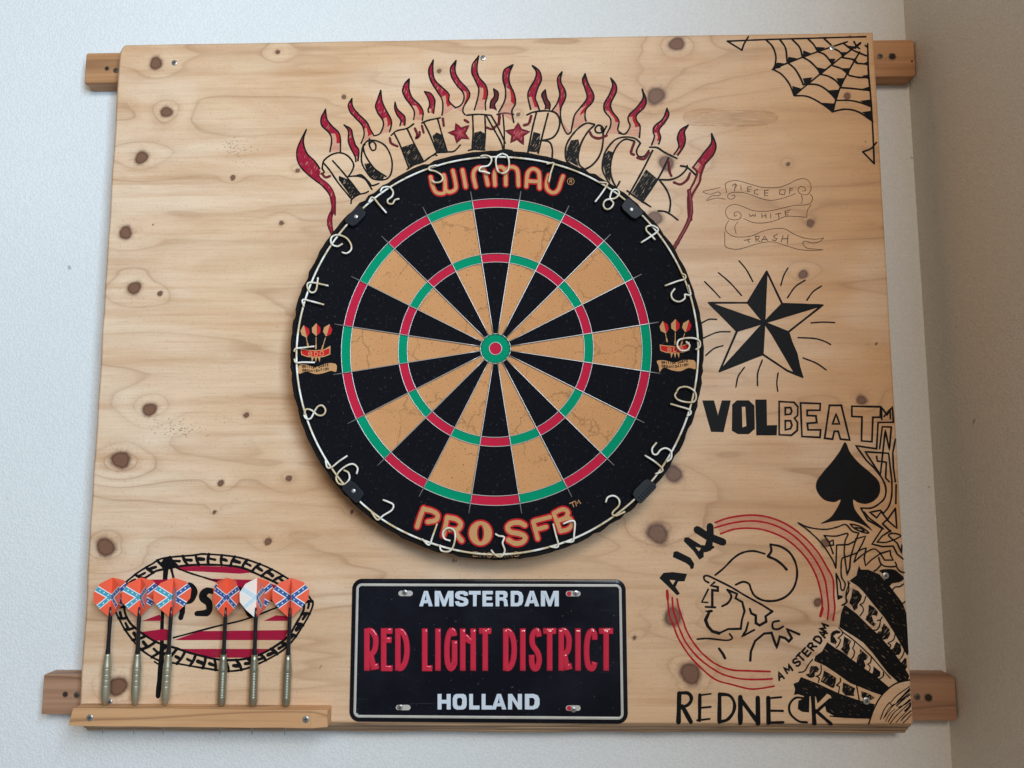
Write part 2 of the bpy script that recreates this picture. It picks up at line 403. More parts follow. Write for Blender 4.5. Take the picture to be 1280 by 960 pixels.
M_dscrew = simple('dull_screw', (0.16, 0.13, 0.10), 0.5, 0.5, noise=0.4)
M_hole = simple('drilled_hole', (0.03, 0.018, 0.01), 0.9)
def mat_plate():
    mt, nt, p, o = newmat('black_enamel'); g = G(nt); v = g.pos()
    n = g.noise(v, 9, 4, .65); sc = g.noise(g.n('ShaderNodeMapping', {0: v, 2: (0, 0.6, 0), 3: (14, 1, 700)}).outputs[0], 1.0, 2, .5)
    c = g.mix(g.ramp(n, [(0.45, 0.0), (0.75, 0.7)]), (0.004, 0.005, 0.010), (0.012, 0.014, 0.024))
    c = g.mix(g.ramp(sc, [(0.70, 0.0), (0.76, 0.22)]), c, (0.12, 0.13, 0.15)); c = g.mix(g.ramp(g.noise(v, 330, 2, .5), [(0.72, 0.0), (0.76, 0.35)]), c, (0.16, 0.16, 0.17))
    nt.links.new(c, p.inputs['Base Color']); nt.links.new(g.ramp(n, [(0.3, 0.10), (0.7, 0.30)]), p.inputs['Roughness']); p.inputs['Specular IOR Level'].default_value = 0.32
    nt.links.new(g.bump(g.noise(v, 14, 2, .5), 0.25, 0.0018), p.inputs['Normal']); return mt
M_plate = mat_plate()
M_cream = simple('cream_enamel', (0.56, 0.53, 0.47), 0.30, 0, .5, 0.25, 60)
M_signred = simple('red_enamel', (0.60, 0.020, 0.055), 0.15, 0, .5, coat=0.8)
M_signwhite = simple('white_enamel', (0.66, 0.72, 0.80), 0.28, 0, .5, coat=0.3)
M_shaft = simple('black_shaft', (0.012, 0.012, 0.016), 0.25)
M_barrel = simple('nickel_barrel', (0.52, 0.49, 0.36), 0.42, 0.8, noise=0.25, nscale=500)
M_barrel2 = simple('dark_nickel_barrel', (0.40, 0.385, 0.29), 0.38, 0.85, noise=0.25, nscale=500)
M_needle = simple('steel_needle', (0.45, 0.45, 0.46), 0.25, 1.0)
M_forange = simple('orange_flight_foil', (0.86, 0.12, 0.055), 0.32, 0, .5)
M_fpale = simple('worn_pale_flight_foil', (0.86, 0.76, 0.66), 0.32, 0, .5)
M_fblue = simple('flight_blue_print', (0.03, 0.10, 0.30), 0.32)
M_fblue_lit = simple('flight_blue_print_lit', (0.05, 0.33, 0.42), 0.32)  # same blue print, with the light on the left fins put into its colour
M_fbluep = simple('faded_blue_print', (0.55, 0.68, 0.70), 0.32)
M_fwhite = simple('flight_white_print', (0.82, 0.80, 0.80), 0.32)

# ------------------------------------------------------------------ depths (mm; the room is towards -y)
YB = 40.0        # front of the plywood
YBB = 58.0       # back of the plywood = front of the battens
YW = 80.0        # the wall
cx0 = PX(1133.5, 75, YW)[0]; cx1 = PX(1187, 905, YW)[0]; CX = (cx0 + cx1) / 2
# ------------------------------------------------------------------ walls
b = MB(); b.add([(-2600, YW, -Z0), (CX, YW, -Z0), (CX, YW, 900), (-2600, YW, 900)], [(0, 1, 2, 3)], M_wall)
b.add([(-2600, YW + 120, -Z0), (CX, YW + 120, -Z0), (CX, YW + 120, 900), (-2600, YW + 120, 900)], [(3, 2, 1, 0)], M_wall)
o = b.build('wall'); o['kind'] = 'structure'
b = MB(); b.box(CX, CX + 120, -1050, YW + 120, -Z0, 900, M_side); o = b.build('side_wall'); o['kind'] = 'structure'

# ------------------------------------------------------------------ screws
def screw_mesh(name, rad, mat, smat):
    b = MB(); n = 20; prof = [(rad, 0.0), (rad * 0.96, -0.5), (rad * 0.8, -0.75), (0.0, -0.8)]
    vs = []; fs = []
    for r_, y in prof[:-1]:
        for k in range(n): a = 2 * math.pi * k / n; vs.append((r_ * math.cos(a), y, r_ * math.sin(a)))
    c = len(vs); vs.append((0, prof[-1][1], 0))
    for i in range(2):
        for k in range(n): fs.append((i * n + k, i * n + (k + 1) % n, (i + 1) * n + (k + 1) % n, (i + 1) * n + k))
    for k in range(n): fs.append((2 * n + k, 2 * n + (k + 1) % n, c))
    b.add(vs, fs, mat, True)
    for an in (0.4, 0.4 + math.pi / 2):
        dx, dz = math.cos(an), math.sin(an); L, wd = rad * .55, rad * .13
        b.add([(dx * L + -dz * wd, -0.86 - .01 * (an > 1), dz * L + dx * wd), (-dx * L - dz * wd, -0.86 - .01 * (an > 1), -dz * L + dx * wd),
               (-dx * L + dz * wd, -0.86 - .01 * (an > 1), -dz * L - dx * wd), (dx * L + dz * wd, -0.86 - .01 * (an > 1), dz * L - dx * wd)], [(0, 1, 2, 3)], smat)
    o = b.build(name, None, world=False); me = o.data; bpy.data.objects.remove(o); return me
ME_screw = screw_mesh('screw', 3.7, M_screw, M_slot); ME_dscrew = screw_mesh('screw_dull', 3.7, M_dscrew, M_hole)
def screw(px, py, Y, parent, me=None, scale=1.0, name='screw', rot=None):
    x, z = PX(px, py, Y); o = bpy.data.objects.new(name, me or ME_screw); COL.objects.link(o)
    o.parent = parent; o.location = Vector((x / 1000, Y / 1000, (z + Z0) / 1000)) - base_of(parent)
    o.scale = (scale,) * 3; o.rotation_euler = (0, rot if rot is not None else random.random() * 3, 0); return o

# ------------------------------------------------------------------ the two battens behind the board
def batten(pl, pr, label, mat, ends, wob):
    # pl / pr: (x, ytop, ybottom) of the front face at the left and right end
    xl, zt = PX(pl[0], pl[1], YBB); _, zb = PX(pl[0], pl[2], YBB); xr, zt2 = PX(pr[0], pr[1], YBB); _, zb2 = PX(pr[0], pr[2], YBB)
    xr = min(xr, CX - 1.5)
    t = emp('wall_batten', ((xl + xr) / 2, (YBB + YW) / 2, (zb + zb2) / 2), label, 'wooden batten', 'battens holding the board off the wall')
    b = MB(); e = 0.4
    # cross sections along the length so that the sawn ends can be a little uneven
    secs = [(xl + wob, zb, zt - 1), (xl + 2.5 + wob * .3, zb, zt), (xl + 60, zb, zt), (xr - 60, zb2, zt2), (xr - 3.5, zb2, zt2), (xr, zb2 + 3, zt2 - 3)]
    vs = []; fs = []
    for x, z0, z1 in secs: vs += [(x, YBB + e, z0), (x, YBB + e, z1), (x, YW - e, z1), (x, YW - e, z0)]
    for i in range(len(secs) - 1):
        for k in range(4): fs.append((4 * i + k, 4 * i + (k + 1) % 4, 4 * i + 4 + (k + 1) % 4, 4 * i + 4 + k))
    fs.append((3, 2, 1, 0)); k = 4 * (len(secs) - 1); fs.append((k, k + 1, k + 2, k + 3))
    b.add(vs, fs, mat); b.build('batten_wood', t, bevel=1.2)
    for kind, px, py, r_ in ends:
        if kind == 'hole':
            x, z = PX(px, py, YBB); b = MB(); n = 18
            rr = [r_ * (1 + .14 * random.random()) for _ in range(n)]
            for lv, (a0, a1, mt) in enumerate(((1.35, 1.0, M_ply2), (1.0, 0.0, M_hole))):
                vs = [(x + a0 * rr[k] * math.cos(2 * math.pi * k / n), YBB + e - .25 - .12 * lv, z + a0 * rr[k] * math.sin(2 * math.pi * k / n)) for k in range(n)]
                b.add(vs, [tuple(range(n))], mt)
            b.build('drill_hole', t)
        else: screw(px, py, YBB + e, t, ME_dscrew, 0.95)
    return t
batten((107.5, 66, 104), (1142.5, 49, 95), 'upper reddish pine batten behind the top edge of the plywood board', M_batten,
       [('hole', 133.5, 85.5, 2.4), ('screw', 145, 88, 3), ('screw', 1100, 70.5, 3), ('hole', 1115.5, 70.5, 3.6), ('hole', 1140, 76.5, 1.0)], 0)
batten((52.5, 843, 893), (1193.5, 844, 901.5), 'lower weathered pine batten behind the bottom of the plywood board', M_batten2,
       [('hole', 81.5, 868, 2.6), ('screw', 96, 868.5, 3), ('screw', 1146.5, 871, 3), ('hole', 1160.5, 872, 3.6)], 2)

# ------------------------------------------------------------------ plywood board
tl = PX(150.5, 56.5, YB); tr = PX(1091, 41, YB); br = PX(1140.6, 905.3, YB); bl = PX(98.5, 903, YB)
board = emp('plywood_board', ((bl[0] + br[0]) / 2, YBB, br[1]), 'big pale knotty plywood panel covered with marker drawings, carrying dartboard, sign and shelf', 'plywood board')
KN = [(195, 79, 9), (208, 140, 8), (177, 197, 9), (157, 291, 9), (168, 360, 9), (187, 512, 9), (151, 575, 12), (132, 684, 12), (147, 858, 12), (846, 55, 10),
      (820, 120, 12), (833, 204, 10), (818, 273, 10), (1004, 343, 6), (1077, 500, 6), (1013, 279, 5), (842, 592, 11), (822, 667, 13), (841, 771, 11),
      (863, 842, 13), (1022, 753, 5), (1031, 679, 5), (1059, 120, 4.5), (347, 65, 3), (308, 519, 3.5), (276, 604, 4), (291, 222, 3.5), (361, 598, 4), (335, 677, 4.5),
      (430, 121, 3), (549, 89, 3), (372, 213, 3), (200, 367, 3.5), (648, 143, 2.5), (985, 205, 2.5), (268, 640, 2.5), (440, 640, 2.2), (793, 797, 2.5), (352, 279, 3), (1095, 430, 1.5)]
def grid_board():
    nx, nz = 400, 350
    u = np.linspace(0, 1, nx); vv = np.linspace(0, 1, nz)
    rs = np.random.RandomState(3)
    def wob(n, amp, k): return np.interp(np.linspace(0, 1, n), np.linspace(0, 1, k), (rs.rand(k) - .5) * amp)
    U, V = np.meshgrid(u, vv)
    L = np.array(bl)[None] * (1 - vv[:, None]) + np.array(tl)[None] * vv[:, None]; Rr = np.array(br)[None] * (1 - vv[:, None]) + np.array(tr)[None] * vv[:, None]
    L[:, 0] += wob(nz, 1.6, 30); Rr[:, 0] += wob(nz, 0.8, 18)
    X = L[:, None, 0] * (1 - U) + Rr[:, None, 0] * U; Z = L[:, None, 1] * (1 - U) + Rr[:, None, 1] * U
    Z += (V ** 8) * wob(nx, 1.0, 14)[None, :]
    # the chipped corner at the top left
    dx = np.clip(1 - (X - tl[0]) / 7, 0, 1) * np.clip(1 - (tl[1] - Z) / 9, 0, 1); X += dx * 3.0; Z -= dx * 3.0
    kw = np.zeros_like(X); kd = np.zeros_like(X)
    for px, py, r_ in KN:
        kx, kz = PX(px, py, YB); r_ = r_ * .9
        d2 = ((X - kx) ** 2 + ((Z - kz) * 1.02) ** 2)
        an = np.arctan2(Z - kz, X - kx); rv = r_ * (1.0 + .08 * np.sin(2 * an + kx) + .05 * np.sin(3 * an + kz))
        kd = np.maximum(kd, 1.12 * np.exp(-(d2 / (rv * 1.0) ** 2) ** 1.9) + .13 * np.exp(-d2 / (1.9 * r_) ** 2))
        s_ = r_ * 2.3 + 3
        kw += (r_ / 9.0) ** .5 * (0.62 + .3 * math.sin(kx)) * np.exp(-(((X - kx) / (s_ * 1.35)) ** 2 + ((Z - kz) / s_) ** 2))
    n = nx * nz
    co = np.zeros((n, 3)); co[:, 0] = X.ravel(); co[:, 1] = YB; co[:, 2] = Z.ravel()
    idx = np.arange(n).reshape(nz, nx)
    q = np.stack([idx[:-1, :-1], idx[:-1, 1:], idx[1:, 1:], idx[1:, :-1]], -1).reshape(-1, 4)
    # a skirt round the edge gives the veneer its thickness
    ring = list(idx[0, :]) + list(idx[1:, -1]) + list(idx[-1, -2::-1]) + list(idx[-2:0:-1, 0])
    k0 = n; rc = co[ring].copy(); rc[:, 1] = YB + 2.4
    co = np.vstack([co, rc]); m_ = len(ring)
    sk = [(ring[i], k0 + i, k0 + (i + 1) % m_, ring[(i + 1) % m_]) for i in range(m_)]
    faces = np.vstack([q, np.array(sk)])
    off = base_of(board)
    co = co / 1000; co[:, 2] += Z0 / 1000; co -= np.array(off)
    me = bpy.data.meshes.new('face_veneer'); me.vertices.add(len(co)); me.vertices.foreach_set('co', co.ravel())
    me.loops.add(faces.size); me.loops.foreach_set('vertex_index', faces.ravel().astype(np.int32))
    me.polygons.add(len(faces)); me.polygons.foreach_set('loop_start', np.arange(0, faces.size, 4, dtype=np.int32)); me.update(calc_edges=True); me.validate()
    for nm, arr in (('knot_warp', kw), ('knot_dark', kd)):
        a = me.attributes.new(nm, 'FLOAT', 'POINT'); d = np.zeros(len(co)); d[:n] = arr.ravel(); a.data.foreach_set('value', d)
    me.materials.append(M_veneer)
    o = bpy.data.objects.new('face_veneer', me); COL.objects.link(o); o.parent = board
grid_board()
# the plies behind it; the lower edge was sawn at a slant, so each one reaches further down
cuts = [YB + 2.4, YB + 5.6, YB + 8.6, YB + 12.2, YB + 15.2, YBB]
zslant = PX(1135, 916, YBB)[1] - br[1]
for i in range(5):
    y0, y1 = cuts[i] + .02, cuts[i + 1]; f0 = (y0 - YB) / (YBB - YB); f1 = (y1 - YB) / (YBB - YB); b = MB()
    ins = 0.5 + .5 * (i % 2)
    za, zb_ = zslant * f0, zslant * f1
    n = 26; vs = []; fs = []
    for k in range(n + 1):
        t = k / n; X0 = bl[0] + (br[0] - bl[0]) * t; ZB = bl[1] + (br[1] - bl[1]) * t; XT = tl[0] + (tr[0] - tl[0]) * t; ZT = tl[1] + (tr[1] - tl[1]) * t
        if k == 0: X0 += ins; XT += ins + 3
        if k == n: X0 -= ins; XT -= ins
        j = (random.random() - .5) * 1.2 * (0 if k in (0, n) else 1) + (0.5 if i % 2 else 0)
        vs += [(X0, y0, ZB + za + j), (X0, y1, ZB + zb_ + j), (XT, y1, ZT - ins), (XT, y0, ZT - ins)]
    for k in range(n):
        for q in range(4): fs.append((4 * k + q, 4 * k + 4 + q, 4 * k + 4 + (q + 1) % 4, 4 * k + (q + 1) % 4))
    fs.append((0, 1, 2, 3)); k = 4 * n; fs.append((k + 3, k + 2, k + 1, k))
    b.add(vs, fs, M_ply2 if i % 2 else M_ply); b.build('ply', board)
for px, py, s_ in ((218, 78.5, .95), (604, 72.5, .95), (1040, 60, .85), (1107, 719.5, 1.0), (1083, 876, 1.1), (137, 877.5, .9)): screw(px, py, YB - .15, board, None, s_)

# ------------------------------------------------------------------ drawings on the board
def D(name, items, cr, label=None, parent=board):
    """one drawing = one flat mesh part; items: ('s', points, width, ink, smooth), ('c', closed stroke), ('f', loops, ink, smooth)"""
    b = MB()
    for it in items:
        k = it[0]; c = it[5] if len(it) > 5 and it[5] is not None else cr
        if k in 'sc':
            pts = [c(p) for p in it[1]]; wd = c.mm(it[2]) * (1.42 if it[3] in (K_blk, K_maroon) and c.mm(it[2]) < 4 and c.k < 10 else 1.1); mat = it[3]; sm = it[4] if len(it) > 4 else True
            ribbon(b, pts, wd, c.Y, mat, sm, k == 'c')
        elif k == 't':
            pts = [c(p) for p in it[1]]; ribbon(b, pts, c.mm(it[2]), c.Y, it[3], True, False, taper=it[4])
        else:
            loops = it[1]; c = C3 if k == 'f3' else c
            if not isinstance(loops[0][0], (list, tuple)): loops = [loops]
            fill(b, [[c(p) for p in l] for l in loops], c.Y, it[2], it[3] if len(it) > 3 else False)
    o = b.build(name, parent)
    if label: o['label'] = label
    return o
A = Crop(360, 50, 4.571, YB); B = Crop(620, 50, 4.267, YB); C3 = Crop(360, 180, 4.365, YB); C4 = Crop(620, 180, 4.365, YB)
# mould specks, pores and an old stain in the veneer
rs2 = random.Random(9)
for (cx_, cy_, rx_, ry_, nn_) in ((294, 186, 22, 20, 70), (222, 536, 34, 12, 75), (430, 655, 28, 30, 9), (700, 690, 60, 14, 8), (330, 500, 150, 60, 12)):
    b = MB()
    for q in range(nn_):
        x = cx_ + rs2.gauss(0, .5) * rx_; y = cy_ + rs2.gauss(0, .5) * ry_; L = rs2.uniform(.4, 2.2) if nn_ > 20 else rs2.uniform(.5, 1.1); dy = rs2.uniform(-.5, .5)
        ribbon(b, [PX(x, y, YB), PX(x + L, y + dy, YB)], rs2.uniform(.3, .8), YB, K_mould, False, caps=False)
    o = b.build('dark_specks', board); o['kind'] = 'stuff'
st = [(855, 143), (880, 136), (905, 138), (935, 138), (962, 140), (972, 147), (962, 155), (930, 158), (890, 157), (862, 156)]
b = MB(); fill(b, [PX(x, y, YB) for x, y in st], YB, K_stain, True); ribbon(b, [PX(x, y, YB) for x, y in st], 1.2, YB, K_stain, True, True); b.build('wood_stain', board)
# flames
def flame(cr, left, right, wd=6.5, small=False, split=0.62, openb=True):
    b = MB(); Lm = catmull([cr(p) for p in left], 1.5); Rm = catmull([cr(p) for p in right], 1.5)
    def res(P, n=34):
        P = np.array(P); d = np.r_[0, np.cumsum(np.linalg.norm(np.diff(P, axis=0), axis=1))]; t = np.linspace(0, d[-1], n)
        return np.stack([np.interp(t, d, P[:, 0]), np.interp(t, d, P[:, 1])], 1)
    l, r_ = res(Lm), res(Rm); n = len(l)
    k = n if small else int(n * split)
    def strip(i0, i1, mat, sh=0.0):
        y = nextY(YB); vs = []; fs = []
        for i in range(i0, i1):
            a, c = l[i], r_[i]; vs += [(a[0] + (c[0] - a[0]) * sh, y, a[1] + (c[1] - a[1]) * sh), (c[0], y, c[1])]
        for i in range(i1 - i0 - 1):
            f = (2 * i, 2 * i + 1, 2 * i + 3, 2 * i + 2); p0, p1, p2 = [vs[q] for q in f[:3]]
            nn = (p1[0] - p0[0]) * (p2[2] - p0[2]) - (p1[2] - p0[2]) * (p2[0] - p0[0]); fs.append(f if nn > 0 else f[::-1])
        b.add(vs, fs, mat)
    strip(0, k, K_red if not small else K_maroon)
    if not small:
        strip(k - 1, n, K_pink); strip(k - 1, min(n, k + 7), K_redline, 0.55)
    strip(0, max(4, n // 9), K_blk)
    ribbon(b, [cr(p) for p in left], cr.mm(wd) * 1.45, YB, K_blk); ribbon(b, [cr(p) for p in right], cr.mm(wd) * 1.45, YB, K_blk)
    return b.build('flame', board)
for a, b_, kw in (
    ([(215, 395), (190, 450), (195, 490), (235, 530), (250, 570), (240, 640)], [(215, 395), (222, 450), (250, 490), (290, 530), (300, 570), (300, 640)], {}),
    ([(320, 485), (345, 520), (345, 580), (365, 630), (385, 670), (388, 695)], [(320, 485), (360, 510), (370, 550), (385, 600), (405, 630), (400, 690)], {'split': .9}),
    ([(365, 335), (345, 370), (355, 410), (390, 450), (425, 490), (435, 540), (418, 590)], [(365, 335), (370, 380), (400, 420), (450, 470), (470, 510), (492, 548)], {'split': .75}),
    ([(530, 288), (512, 340), (500, 380), (515, 420), (540, 455), (545, 490), (525, 535), (492, 548)], [(530, 288), (538, 350), (560, 400), (590, 460), (588, 500), (580, 525)], {}),
    ([(612, 355), (610, 390), (625, 430), (645, 460), (640, 490)], [(612, 355), (625, 395), (650, 420), (668, 440), (668, 488)], {'split': .9}),
    ([(693, 222), (668, 250), (655, 290), (670, 330), (700, 370), (722, 410), (718, 455)], [(693, 222), (692, 280), (710, 330), (750, 370), (772, 410), (768, 460)], {'split': .7}),
    ([(780, 295), (800, 330), (810, 370), (800, 400), (805, 415)], [(780, 295), (815, 305), (838, 340), (838, 370), (832, 420)], {'split': .85}),
    ([(830, 115), (805, 170), (815, 230), (850, 290), (880, 340), (885, 390), (880, 430)], [(830, 115), (828, 180), (840, 230), (880, 270), (920, 310), (920, 350), (958, 388)], {'split': .72}),
    ([(960, 118), (930, 160), (935, 210), (965, 260), (1000, 300), (1005, 340), (985, 375), (955, 388)], [(960, 118), (955, 180), (980, 230), (1025, 280), (1038, 320), (1005, 380), (1000, 410), (1012, 428)], {}),
    ([(1090, 92), (1055, 140), (1052, 190), (1075, 240), (1090, 280), (1085, 330), (1065, 400)], [(1090, 92), (1080, 160), (1090, 210), (1130, 260), (1140, 310), (1128, 360), (1130, 400)], {}),
    ([(1175, 280), (1180, 320), (1160, 350), (1155, 390)], [(1175, 280), (1200, 300), (1198, 340), (1180, 370), (1190, 400)], {'small': True})):
    flame(A, a, b_, **kw)
for a, b_, kw in (
    ([(90, 133), (45, 160), (38, 210), (50, 260), (50, 310), (35, 350), (15, 385)], [(90, 133), (72, 180), (72, 230), (98, 290), (103, 340), (85, 380), (95, 440)], {'split': .5}),
    ([(195, 138), (215, 170), (208, 210), (180, 260), (170, 300), (185, 370)], [(195, 138), (230, 165), (242, 210), (222, 260), (210, 310), (220, 340), (232, 375)], {'split': .75}),
    ([(263, 265), (245, 290), (252, 320), (265, 350), (262, 368)], [(263, 265), (270, 310), (288, 340), (285, 370)], {'small': True}),
    ([(352, 170), (330, 200), (330, 240), (340, 290), (325, 340), (300, 375)], [(352, 170), (345, 220), (368, 270), (370, 310), (345, 370), (350, 440), (378, 500), (400, 492)], {'split': .75}),
    ([(475, 180), (462, 215), (475, 260), (485, 310), (450, 360), (420, 400), (408, 450), (400, 490)], [(475, 180), (490, 230), (520, 290), (515, 330), (480, 370), (475, 410), (480, 432)], {'split': .62}),
    ([(612, 203), (622, 240), (605, 290), (578, 340), (580, 380), (610, 420), (610, 460), (590, 500)], [(612, 203), (640, 240), (640, 280), (612, 340), (620, 380), (655, 430), (650, 480), (672, 500)], {'split': .6}),
    ([(780, 263), (785, 310), (750, 360), (710, 400), (705, 430), (715, 460), (690, 500), (655, 498)], [(780, 263), (800, 320), (790, 360), (750, 400), (750, 430), (768, 460), (765, 520)], {'split': .6}),
    ([(912, 365), (890, 420), (845, 460), (838, 490), (845, 515), (830, 560)], [(912, 365), (922, 400), (900, 440), (870, 480), (878, 520), (868, 555)], {'split': .72}),
    ([(1025, 455), (985, 480), (968, 520), (975, 570), (950, 610)], [(1025, 455), (1005, 490), (1010, 530), (1000, 570), (970, 615)], {'split': .8}),
    ([(1150, 500), (1148, 550), (1110, 600), (1080, 640), (1050, 680)], [(1150, 500), (1172, 560), (1160, 610), (1110, 670), (1090, 720)], {'split': .85})):
    flame(B, a, b_, **kw)
# the big outer flame on the left with its long tail, and the tail on the right
D('flame', [('f', [(105, 512), (75, 570), (52, 630), (55, 690), (85, 740), (140, 790), (165, 800), (185, 760), (180, 735), (150, 690), (110, 650), (90, 600), (90, 560)], K_red, True),
            ('f', [(140, 786), (195, 830), (240, 880), (256, 950), (256, 990), (272, 990), (272, 920), (258, 865), (225, 820), (185, 785), (165, 750)], K_red, True), ('f3', [(230, 285), (240, 350), (221, 400), (219, 440), (236, 490), (247, 490), (241, 440), (241, 400), (256, 350), (261, 285)], K_red),
            ('s', [(105, 512), (75, 570), (52, 630), (55, 690), (85, 740), (140, 790), (195, 832), (235, 880), (250, 930), (250, 1000)], 6, K_blk),
            ('s', [(105, 512), (90, 560), (90, 600), (110, 650), (150, 690), (182, 735)], 7, K_blk),
            ('s', [(165, 750), (185, 788), (225, 820), (255, 858), (270, 910), (270, 1000)], 6, K_maroon),
            ('s', [(232, 290), (240, 350), (220, 400), (218, 440), (235, 490)], 6, K_maroon, True, C3), ('s', [(258, 290), (255, 350), (240, 400), (240, 440), (247, 490)], 6, K_maroon, True, C3)], A)
D('flame', [('f', [(1050, 690), (1075, 700), (1070, 760), (1040, 810), (1032, 860), (1034, 950), (1048, 950), (1048, 850), (1085, 770), (1110, 680), (1080, 650)], K_pink),
            ('s', [(1110, 670), (1092, 720), (1085, 760), (1045, 830), (1040, 880), (1042, 960)], 9, K_maroon),
            ('s', [(1050, 680), (1072, 705), (1060, 750), (1035, 800), (1024, 850), (1028, 940)], 9, K_maroon),
            ('f', [(1048, 250), (1060, 370), (1035, 430), (972, 560), (980, 568), (1050, 440), (1070, 370), (1062, 250)], K_redline, False)
            ][:3] + [('s', [(1052, 255), (1062, 320), (1064, 375), (1045, 435), (1005, 510), (972, 566)], 17, K_maroon, True, C4), ('s', [(1054, 255), (1064, 320), (1064, 375), (1046, 433), (1006, 508), (972, 562)], 7, K_pink, True, C4)], B)
for cr_, p in [(A, q) for q in ([(582, 560), (590, 590), (625, 608)], [(195, 765), (215, 785), (240, 778)], [(725, 505), (738, 540), (732, 562), (750, 548), (752, 525)],
   [(765, 490), (775, 530)], [(885, 450), (890, 490)], [(1010, 458), (1030, 470)], [(1135, 500), (1165, 510), (1185, 495)], [(1210, 440), (1205, 480)])] + [(B, q) for q in ([(18, 400), (15, 450)],
   [(150, 455), (175, 445), (188, 405)], [(738, 545), (720, 600), (735, 612)], [(755, 628), (790, 635), (815, 600)], [(500, 490), (515, 515), (550, 525), (590, 510)], [(920, 650), (925, 700), (935, 725)], [(950, 760), (985, 770), (1020, 745), (1035, 710)])]:
    D('flame_hook', [('s', p, 11, K_maroon)], cr_)
k = K_blk
def letter(cr, strokes, fills=(), wd=7.5):
    D('drawn_letter', [('f', f, K_scr) for f in fills] + [('s', s, wd, K_blk) for s in strokes], cr)
letter(A, [[(195, 735), (205, 690), (250, 655), (300, 645), (345, 665), (375, 710), (365, 750), (345, 780)], [(200, 700), (235, 740), (290, 820), (360, 905)], [(255, 690), (300, 740), (350, 800), (412, 880)],
           [(360, 935), (365, 910), (400, 885), (440, 875), (460, 865)], [(345, 780), (400, 778), (440, 795), (465, 830), (480, 855)], [(385, 778), (420, 772), (460, 810), (480, 832), (520, 820)], [(195, 735), (207, 755), (190, 765)]],
       [[(290, 775), (340, 795), (410, 878), (362, 900), (290, 800)]])
letter(A, [[(430, 600), (460, 575), (510, 578), (560, 610), (592, 680), (592, 750), (570, 790), (530, 800), (480, 790), (440, 740), (420, 690), (425, 620), (440, 595)], [(430, 600), (435, 640), (460, 690), (500, 740), (560, 780)],
           [(465, 565), (465, 600), (480, 630), (500, 625), (500, 595), (480, 580), (465, 595)]], [[(435, 705), (470, 705), (510, 750), (555, 775), (540, 800), (500, 800), (455, 765)]])
letter(A, [[(590, 545), (620, 520), (680, 505), (718, 480)], [(605, 530), (640, 600), (690, 730)], [(680, 505), (720, 590), (775, 695)], [(680, 740), (720, 715), (775, 695), (810, 670), (835, 655), (850, 660)]], [[(650, 612), (720, 590), (775, 695), (695, 725)]])
letter(A, [[(765, 475), (800, 460), (870, 445)], [(775, 470), (810, 540), (850, 640)], [(855, 450), (880, 540), (910, 640)], [(830, 660), (850, 645), (910, 640), (950, 635), (985, 600)]], [[(825, 548), (850, 528), (885, 545), (912, 640), (850, 645)]])
letter(A, [[(1022, 430), (1090, 425), (1155, 430)], [(1055, 430), (1058, 530), (1052, 630)], [(1125, 430), (1128, 530), (1120, 630)], [(1030, 632), (1060, 625), (1125, 628)], [(1132, 430), (1165, 490), (1215, 580), (1230, 630)],
           [(1160, 430), (1200, 500), (1242, 590)], [(1228, 425), (1236, 530), (1234, 630)], [(1195, 426), (1240, 418), (1290, 425)], [(1200, 636), (1240, 628), (1280, 634)]], [[(1065, 530), (1100, 520), (1125, 535), (1118, 625), (1058, 625)]])
letter(B, [[(165, 400), (200, 385), (260, 378), (310, 385), (335, 410), (340, 450), (325, 495), (295, 525), (235, 538)], [(215, 390), (195, 470), (170, 600)], [(278, 392), (250, 500), (225, 605)], [(245, 535), (285, 545), (300, 580), (300, 625)]],
       [[(200, 490), (237, 500), (225, 600), (175, 595)]])
letter(B, [[(525, 450), (480, 445), (430, 480), (385, 540), (370, 590), (375, 640), (400, 665)], [(525, 455), (490, 490), (455, 550), (438, 620), (445, 665), (470, 688)], [(560, 470), (572, 510), (565, 580), (545, 630), (510, 670), (475, 690)],
           [(590, 460), (570, 490), (540, 495), (528, 475), (545, 455), (568, 465), (575, 490)]], [[(400, 535), (440, 530), (445, 560), (430, 640), (440, 675), (375, 640), (375, 590)]])
letter(B, [[(770, 550), (740, 525), (690, 518), (640, 530), (600, 570), (575, 620), (568, 690), (590, 740), (610, 775)], [(740, 540), (690, 530), (650, 560), (620, 620), (610, 690), (620, 745), (640, 785)],
           [(770, 550), (750, 590), (760, 620), (790, 620), (815, 590)], [(640, 790), (650, 775), (660, 755)]], [[(580, 610), (600, 590), (625, 600), (610, 690), (610, 760), (585, 720), (572, 670)]])
letter(B, [[(835, 590), (780, 700), (710, 825)], [(920, 630), (870, 730), (780, 865)], [(820, 572), (860, 575), (900, 600), (965, 632)], [(700, 805), (740, 835), (825, 890)], [(870, 745), (930, 745), (980, 725), (1015, 690), (1020, 670)],
           [(985, 672), (1020, 680), (1065, 720)], [(870, 745), (910, 800), (930, 860), (925, 915)], [(865, 912), (900, 915), (930, 930), (970, 960)]], [[(800, 690), (860, 740), (785, 860), (725, 815)]])
for cr, st in ((A, [(960, 480), (990, 505), (1032, 490), (1010, 535), (1032, 565), (990, 560), (965, 585), (955, 545), (918, 530), (958, 518)]),
               (B, [(118, 445), (135, 478), (178, 490), (145, 510), (145, 555), (112, 528), (80, 545), (88, 510), (55, 485), (98, 478)])):
    cxx = sum(p[0] for p in st) / 10; cyy = sum(p[1] for p in st) / 10
    D('drawn_star', [('f', st, K_red), ('f', [(cxx + (x - cxx) * .42, cyy + (y - cyy) * .42) for x, y in st], K_pink), ('c', st, 8, K_maroon, False)], cr)
